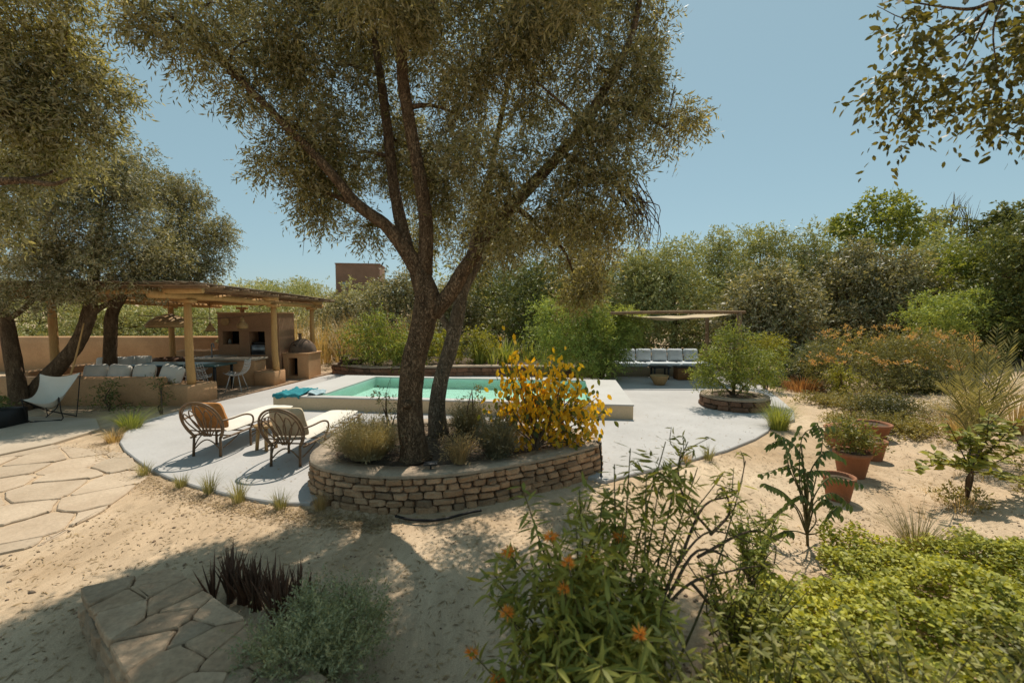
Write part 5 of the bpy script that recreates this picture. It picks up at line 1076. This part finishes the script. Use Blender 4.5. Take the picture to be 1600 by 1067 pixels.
# yellow-leaved shrub in the planter
ys_ = thing('yellow_leaf_shrub', 'shrub of hanging yellow and green leaves at the right end of the stone planter', 'shrub', (*P(838, 700, .4)[:2], .4))
yb = np.array([*P(838, 702, .4)[:2], .38]); recs = []
for px, py, Y in [(802, 535, 5.9), (790, 570, 5.9), (785, 600, 5.8), (815, 580, 5.8), (830, 570, 6), (868, 575, 5.9), (878, 560, 6.0), (850, 600, 5.7), (895, 590, 5.9), (905, 610, 5.9), (935, 620, 5.8), (938, 650, 5.7), (920, 665, 5.6), (885, 640, 5.6), (860, 640, 5.6), (810, 635, 5.6), (775, 640, 5.7), (790, 660, 5.6), (830, 655, 5.5), (900, 690, 5.6), (870, 620, 6.2), (820, 610, 6.2), (915, 635, 6.1)]:
    e = PD(px, py, Y); md = yb * .5 + e * .5 + np.array([rng.normal() * .06, rng.normal() * .08, .06]); obj('stem', MB().tube([yb, yb * .75 + md * .25 + np.array([0, 0, .05]), md, e], [.012, .010, .007, .004], 6, 4), TWIG, ys_)
    for k in range(62):
        t = rng.uniform(.5, 1.06); p = md + (e - md) * (t - .5) * 2 + rng.normal(size=3) * .1; d = unit(np.array([rng.normal() * .5, rng.normal() * .5, -.9 + rng.normal() * .25])); recs.append((p, d, unit(np.array([rng.normal() * .7, -1 + rng.normal() * .5, .3])), rng.uniform(.07, .12), rng.uniform(.04, .062)))
leaves_on(ys_, recs, leaf_mesh('leaf', YELLO), YELLS)

# orange-flowered shrub in the foreground
lb_ = np.array([.52, 2.05, zgf(.52, 2.05)]); fs = thing('orange_spike_shrub', 'foreground shrub with narrow leaves and orange flower whorls', 'shrub', lb_); recs = []
tips = [(860, 838, 2.0, 1), (794, 862, 2.05, 1), (888, 880, 1.9, 1), (920, 872, 2.1, 1), (968, 838, 2.2, 1), (738, 1020, 1.9, 1), (778, 1060, 1.85, 1), (1000, 990, 1.75, 1), (882, 920, 1.85, 1), (792, 958, 1.9, 1),
        (815, 760, 2.2, 0), (905, 765, 2.3, 0), (960, 725, 2.35, 0), (985, 700, 2.4, 0), (1010, 740, 2.35, 0), (1040, 690, 2.5, 0), (1065, 700, 2.55, 0), (1030, 760, 2.3, 0), (940, 790, 2.2, 0), (980, 800, 2.1, 0), (900, 820, 2.1, 0), (830, 880, 2.0, 0), (770, 895, 2.1, 0), (765, 930, 2.0, 0), (800, 1000, 1.8, 0), (850, 960, 1.8, 0), (900, 1000, 1.7, 0), (950, 940, 1.8, 0), (1010, 880, 2.0, 0), (1050, 840, 2.2, 0), (870, 1040, 1.6, 0), (940, 1040, 1.6, 0), (1000, 1050, 1.6, 0), (1040, 930, 1.9, 0), (1090, 730, 2.6, 0), (1130, 740, 2.6, 0), (1160, 750, 2.6, 0), (840, 1010, 1.9, 0), (920, 960, 2.2, 0), (880, 930, 2.3, 0), (960, 880, 2.3, 0), (780, 1030, 1.8, 0), (1000, 930, 2.2, 0), (840, 930, 2.2, 0), (930, 830, 2.4, 0), (1020, 820, 2.4, 0)]
for px, py, Y, fl_ in tips:
    e = PD(px, py, Y); b0 = lb_ + np.array([rng.normal() * .1, rng.normal() * .1, 0]); md = b0 * .5 + e * .5 + np.array([rng.normal() * .06, rng.normal() * .06, rng.uniform(-.02, .08)])
    q = catmull(np.array([b0, md, e]), 8); obj('stem', tube(q, np.linspace(.008, .003, len(q)), 5, 1), TWIGG, fs); ln = np.linalg.norm(e - b0)
    T = unit(np.gradient(q, axis=0)); nn = int(18 + 58 * ln) if px < 1080 else int(8 + 12 * ln)
    for k in range(nn):
        t = 1 - (k / nn) ** .9 * (.8 if px < 1080 else .45); f = t * (len(q) - 1); i = min(int(f), len(q) - 2); p = q[i] + (q[i + 1] - q[i]) * (f - i); a = k * 2.4
        s1 = unit(np.cross(T[i], [.3, 1, .2])); s2 = np.cross(T[i], s1); out = s1 * math.cos(a) + s2 * math.sin(a); d = unit(out + T[i] * (.55 if t > .9 else .15) + np.array([0, 0, -.35 + rng.normal() * .2])); recs.append((p + out * .004, d, unit(T[i] + rng.normal(size=3) * .25 + np.array([0, 0, .4])), rng.uniform(.06, .12), rng.uniform(.014, .024)))
    if fl_:
        q0 = e + np.array([0, 0, .0]); n_ = 60; u = unit(rng.normal(size=(n_, 3)) * np.array([1, 1, .55])); obj('flower', leaf_quads(q0 + u * .008, unit(u + np.array([0, 0, .25])), rng.normal(size=(n_, 3)), rng.uniform(.02, .04, n_), .008), ORFL, fs, smooth=False)
Vm, Fm, _ = foliage([sph(*a) for a in [(880, 930, 2.0, 75, 60), (840, 1000, 1.9, 70, 60), (940, 1000, 1.9, 75, 60), (910, 870, 2.1, 60, 45), (980, 920, 2.1, 55, 60), (830, 900, 2.1, 45, 45), (990, 820, 2.3, 50, 45), (940, 790, 2.35, 40, 35), (900, 1060, 1.8, 90, 40), (1010, 1020, 1.9, 50, 50), (1040, 760, 2.5, 40, 40)]], 2100, .09, .019, 7, .13, .25, 9, .5, True)
obj('inner_foliage', (Vm, Fm), LEON, fs, smooth=False, kind='stuff')
leaves_on(fs, recs, leaf_mesh('leaf', LEONO, True, .1), LEON)
# sprawling bare twigs to its right
tw_ = thing('sprawling_branch', 'tangle of thin bare branches right of the orange-flowered shrub', 'branch', (.7, 2.25, zgf(.7, 2.25))); recs = []
for a in [((1030, 950, 2.1), (1060, 880, 2.2), (1110, 830, 2.4), (1180, 850, 2.5)), ((1030, 960, 2.1), (1080, 910, 2.2), (1150, 890, 2.3), (1210, 880, 2.4)), ((1040, 940, 2.1), (1090, 860, 2.3), (1150, 880, 2.4), (1190, 930, 2.4)), ((1060, 880, 2.2), (1100, 790, 2.5), (1150, 770, 2.6), (1165, 720, 2.7)), ((1110, 830, 2.4), (1070, 780, 2.5), (1060, 730, 2.6), (1075, 690, 2.7)), ((1090, 870, 2.3), (1170, 830, 2.5), (1220, 845, 2.5)), ((1080, 910, 2.2), (1130, 960, 2.2), (1190, 960, 2.2)), ((1110, 835, 2.4), (1140, 800, 2.5), (1130, 760, 2.6)), ((1020, 1000, 2.05), (1030, 955, 2.1), (1060, 880, 2.2))]:
    q = [PD(*p) for p in a]; obj('twig', MB().tube(q, np.linspace(.009, .003, len(q)), 6, 5, .1), TWIG, tw_); c_ = catmull(np.array(q), 6)
    for k in range(4):      # side shoots with leaves at their ends
        i = rng.integers(len(c_) // 3, len(c_)); e = c_[i] + np.array([rng.normal() * .09, rng.normal() * .06, rng.uniform(.03, .2)]); obj('twig', MB().tube([c_[i], (c_[i] + e) / 2 + rng.normal(size=3) * .02, e], [.004, .003, .002], 5, 3), TWIGG, tw_)
        for j in range(9): p = c_[i] + (e - c_[i]) * rng.uniform(.35, 1); recs.append((p, unit(np.array([rng.normal(), rng.normal(), -.1 + rng.normal() * .3])), unit(rng.normal(size=3) + np.array([0, 0, .6])), rng.uniform(.04, .08), rng.uniform(.009, .014)))
leaves_on(tw_, recs, leaf_mesh('leaf', LEONO, True, .1), LEON, keep=300)

# dark compound-leaved sapling
cb = GP(1262, 852); cp = thing('compound_leaf_sapling', 'dark green sapling with rows of paired leaflets before the pots', 'sapling', cb); recs = []
obj('trunk', MB().tube([cb, PD(1260, 800, cb[1]), PD(1256, 740, cb[1]), PD(1252, 695, cb[1])], [.013, .011, .009, .005], 7, 4), TWIGG, cp)
for pts_ in [((1262, 850), (1250, 760), (1255, 680), (1300, 665)), ((1260, 840), (1240, 740), (1225, 690), (1200, 695)), ((1262, 850), (1255, 790), (1245, 730), (1190, 740)), ((1262, 850), (1265, 740), (1290, 705), (1315, 715)), ((1262, 850), (1275, 770), (1300, 745), (1345, 755)), ((1262, 850), (1270, 800), (1290, 780), (1315, 805)), ((1262, 850), (1250, 800), (1225, 770), (1195, 755)), ((1262, 850), (1240, 790), (1215, 800), (1200, 815)), ((1262, 850), (1262, 760), (1245, 700), (1210, 675)), ((1262, 850), (1270, 790), (1262, 740), (1290, 735)), ((1262, 850), (1280, 830), (1300, 800), (1310, 790)), ((1262, 850), (1245, 830), (1225, 830), (1205, 840)), ((1262, 850), (1250, 770), (1230, 715), (1250, 665)), ((1262, 850), (1270, 770), (1285, 690), (1275, 660)), ((1262, 850), (1275, 810), (1255, 775), (1230, 785)), ((1262, 850), (1270, 790), (1300, 770), (1330, 790))]:
    Y0 = cb[1]; y0_ = min(835, pts_[1][1] + 45); q = catmull(np.array([PD(1258 + (y0_ - 700) * .02, y0_, Y0)] + [PD(a, b, Y0 + rng.uniform(-.12, .12)) for a, b in pts_[1:]]), 8); obj('stem', tube(q, np.linspace(.008, .0025, len(q)), 5, 1), TWIGG, cp); T = unit(np.gradient(q, axis=0))
    for k in range(10):
        f = (.48 + .52 * k / 9) * (len(q) - 1); i = min(int(f), len(q) - 2); p = q[i] + (q[i + 1] - q[i]) * (f - i); s = unit(np.cross(T[i], [0, 0, 1.]))
        for sg in (-1, 1): recs.append((p, unit(s * sg * .6 + T[i] * .25 + np.array([0, 0, -.8])), unit(np.array([rng.normal() * .3, -1, .5]) + s * sg * .5), rng.uniform(.055, .08), rng.uniform(.028, .038)))
leaves_on(cp, recs, leaf_mesh('leaflet', COMPO, fold=.08), COMPO, keep=300, name='leaflet')

# lemon-like shrub on the bank
lb2 = GP(1510, 785) - np.array([0, 0, .01]); le = thing('citrus_sapling', 'young glossy-leaved sapling on the sandy bank at the right', 'sapling', lb2); recs = []
for pts_ in [((1515, 740), (1540, 690), (1545, 650)), ((1515, 740), (1500, 700), (1480, 660)), ((1518, 735), (1470, 725), (1430, 735)), ((1515, 740), (1560, 720), (1600, 700)), ((1515, 740), (1570, 745), (1610, 760)), ((1515, 740), (1530, 700), (1510, 675)), ((1515, 740), (1550, 700), (1580, 665)), ((1515, 740), (1480, 720), (1450, 705)), ((1515, 740), (1560, 690), (1600, 650)), ((1515, 740), (1520, 690), (1560, 650))]:
    q = catmull(np.array([lb2] + [PD(a, b, lb2[1] + rng.uniform(-.2, .2)) for a, b in pts_]), 6); obj('stem', tube(q, np.linspace(.011, .004, len(q)), 6, 1), TWIG, le)
    for k in range(46):
        f = rng.uniform(.38, 1) * (len(q) - 1); i = min(int(f), len(q) - 2); p = q[i] + (q[i + 1] - q[i]) * (f - i) + rng.normal(size=3) * .02; recs.append((p, unit(np.array([rng.normal(), rng.normal(), .25])), unit(np.array([rng.normal() * .5, -.4, 1])), rng.uniform(.075, .125), rng.uniform(.04, .06)))
leaves_on(le, recs, leaf_mesh('leaf', LEMON), LEMON, keep=300)

# ---- groundcover and near shrubs, lower right
k = 135000; gx = rng.uniform(.35, 5.2, k); gy = rng.uniform(.9, 3.95, k); edge = (gy < 1.25 + .85 * np.clip(gx, 0, 3.0) + .12 * np.sin(gx * 5) + .1 * np.sin(gx * 13 + gy * 6)) & (gy < 3.75 + .1 * np.sin(gx * 7))
gx, gy = gx[edge], gy[edge]; hb = np.array([noise.noise(Vector((a * 2.2, b * 2.2, 3))) + .6 * noise.noise(Vector((a * 5.5, b * 5.5, 9))) for a, b in zip(gx, gy)]); gz = zg(gx, gy) + np.clip(.15 + .17 * hb, .012, 1) * rng.uniform(.3, 1.05, len(gx)) ** .6
gp = np.column_stack([gx, gy, gz]); dd = unit(np.column_stack([rng.normal(size=len(gx)), rng.normal(size=len(gx)), rng.uniform(-.3, .8, len(gx))]))
tag(obj('groundcover', leaf_quads(gp, dd, rng.normal(size=gp.shape) * .5 + np.array([0, 0, 1.]), rng.uniform(.022, .042, len(gx)), rng.uniform(.016, .028, len(gx)), True), GCOV, None, False), 'dense yellow-green groundcover filling the lower right corner', 'groundcover', None, 'stuff')
def stemmy(name, label, x, y, n, h_, spread, m, L, W, lv):
    b = np.array([x, y, zgf(x, y)]); t = thing(name, label, 'shrub', b); recs = []; mb = MB()
    for k in range(n):
        a = rng.uniform(0, 2 * pi); e = b + np.array([spread * math.cos(a) * rng.random() ** .5, spread * math.sin(a) * rng.random() ** .5, h_ * rng.uniform(.55, 1.1)]); q = catmull(np.array([b + rng.normal(size=3) * np.array([.08, .08, 0]), (b + e) / 2 + rng.normal(size=3) * .03, e]), 5); mb.tube(q, np.linspace(.006, .002, len(q)), 4, 1)
        for j in range(lv):
            f = rng.uniform(.3, 1) * (len(q) - 1); i = min(int(f), len(q) - 2); p = q[i] + (q[i + 1] - q[i]) * (f - i); recs.append((p, unit(np.array([rng.normal(), rng.normal(), .3 + rng.normal() * .4])), unit(rng.normal(size=3) + np.array([0, 0, .8])), L * rng.uniform(.6, 1.2), W * rng.uniform(.7, 1.2)))
    obj('stems', mb, TWIGG, t); p, d, nn = (np.array([r[i] for r in recs]) for i in range(3)); obj('foliage', leaf_quads(p, d, nn, np.array([r[3] for r in recs]), np.array([r[4] for r in recs]), True), m, t, smooth=False, kind='stuff')
NEARG = leafm('near_shrub_leaf', (.2, .21, .055), (.42, .39, .14), trans=.35)
stemmy('leafy_shrub', 'out-of-focus leafy shrub at the bottom edge, right of the orange flowers', .95, 1.55, 95, .6, .42, NEARG, .055, .016, 40)
stemmy('leafy_shrub', 'out-of-focus grey-green shrub in the middle of the groundcover', 1.55, 1.45, 95, .46, .5, NEARG, .05, .016, 36)
stemmy('leafy_shrub', 'yellow-green leafy shoots between the bare branches and the groundcover', 1.25, 2.25, 46, .5, .32, LEON, .055, .014, 26)
stemmy('leafy_shrub', 'upright green shoots left of the compound-leaved sapling', 1.75, 3.0, 30, .55, .22, GREENL, .06, .016, 26)
stemmy('leafy_shrub', 'loose shoots at the lower right edge', 2.3, 1.6, 80, .34, .5, NEARG, .045, .017, 34)
q = GP(1430, 865); single('dry_grass_tuft', blades(q, 240, .5, .5, .007, .5, .5, 4, .1), leafm('dry_green_blade', (.14, .13, .06), (.36, .3, .17), trans=.25), 'loose dry grass tuft above the groundcover', 'grass', q, smooth=False)
q = GP(1500, 795); single('dry_grass_tuft', blades(q, 160, .28, .4, .005, .5, .5, 4, .2), DRY, 'sparse dry grass at the foot of the glossy sapling', 'grass', q, smooth=False)

# ---- aloe clump and grey shrub, lower left
al = thing('aloe_clump', 'row of dark reddish spiky succulents behind the garden wall', 'succulent', (-1.82, 3.0, -.03)); V = []; Fc = []
for i, t in enumerate(np.linspace(0, 1, 6)):
    wv = (1 - t) ** .8; V += [(-.5 * wv, -.12 * t * t + .0, t), (0, .22 * wv - .12 * t * t, t), (.5 * wv, -.12 * t * t, t)]
for i in range(5):
    for s in (0, 1): Fc.append((3 * i + s, 3 * i + s + 1, 3 * i + s + 4, 3 * i + s + 3))
    Fc.append((3 * i + 2, 3 * i, 3 * i + 3, 3 * i + 5))
ame = mk_mesh('leaf', np.array(V), Fc, ALOE)
for k in range(20):
    c = np.array([-2.22 + .8 * k / 19, 3.14 - .28 * k / 19, -.03]) + rng.normal(size=3) * np.array([.05, .06, 0])
    for j in range(14):
        a = j * 2.4 + rng.random(); tl = rng.uniform(.05, .5); L = rng.uniform(.24, .42)
        inst('leaf', ame, al, c + np.array([.02 * math.cos(a), .02 * math.sin(a), 0]), a + pi / 2, (rng.uniform(.026, .036), .03 * 3, L), rx=-tl)
sc = np.array([-1.13, 2.42, zgf(-1.13, 2.42)]); cl = [[sc[0] + .2 * math.cos(a), sc[1] + .2 * math.sin(a), .2, .22, .22, .2] for a in np.arange(7) * .9] + [[sc[0], sc[1], .3, .22, .22, .16]]
bush('santolina', 'rounded grey-green cushion shrub beside the garden wall', sc, cl, 24000, SANTO, 'shrub', .026, .008, stems=6, sub=12, lp=12, tw=.1, droop=-.5, subr=.4)
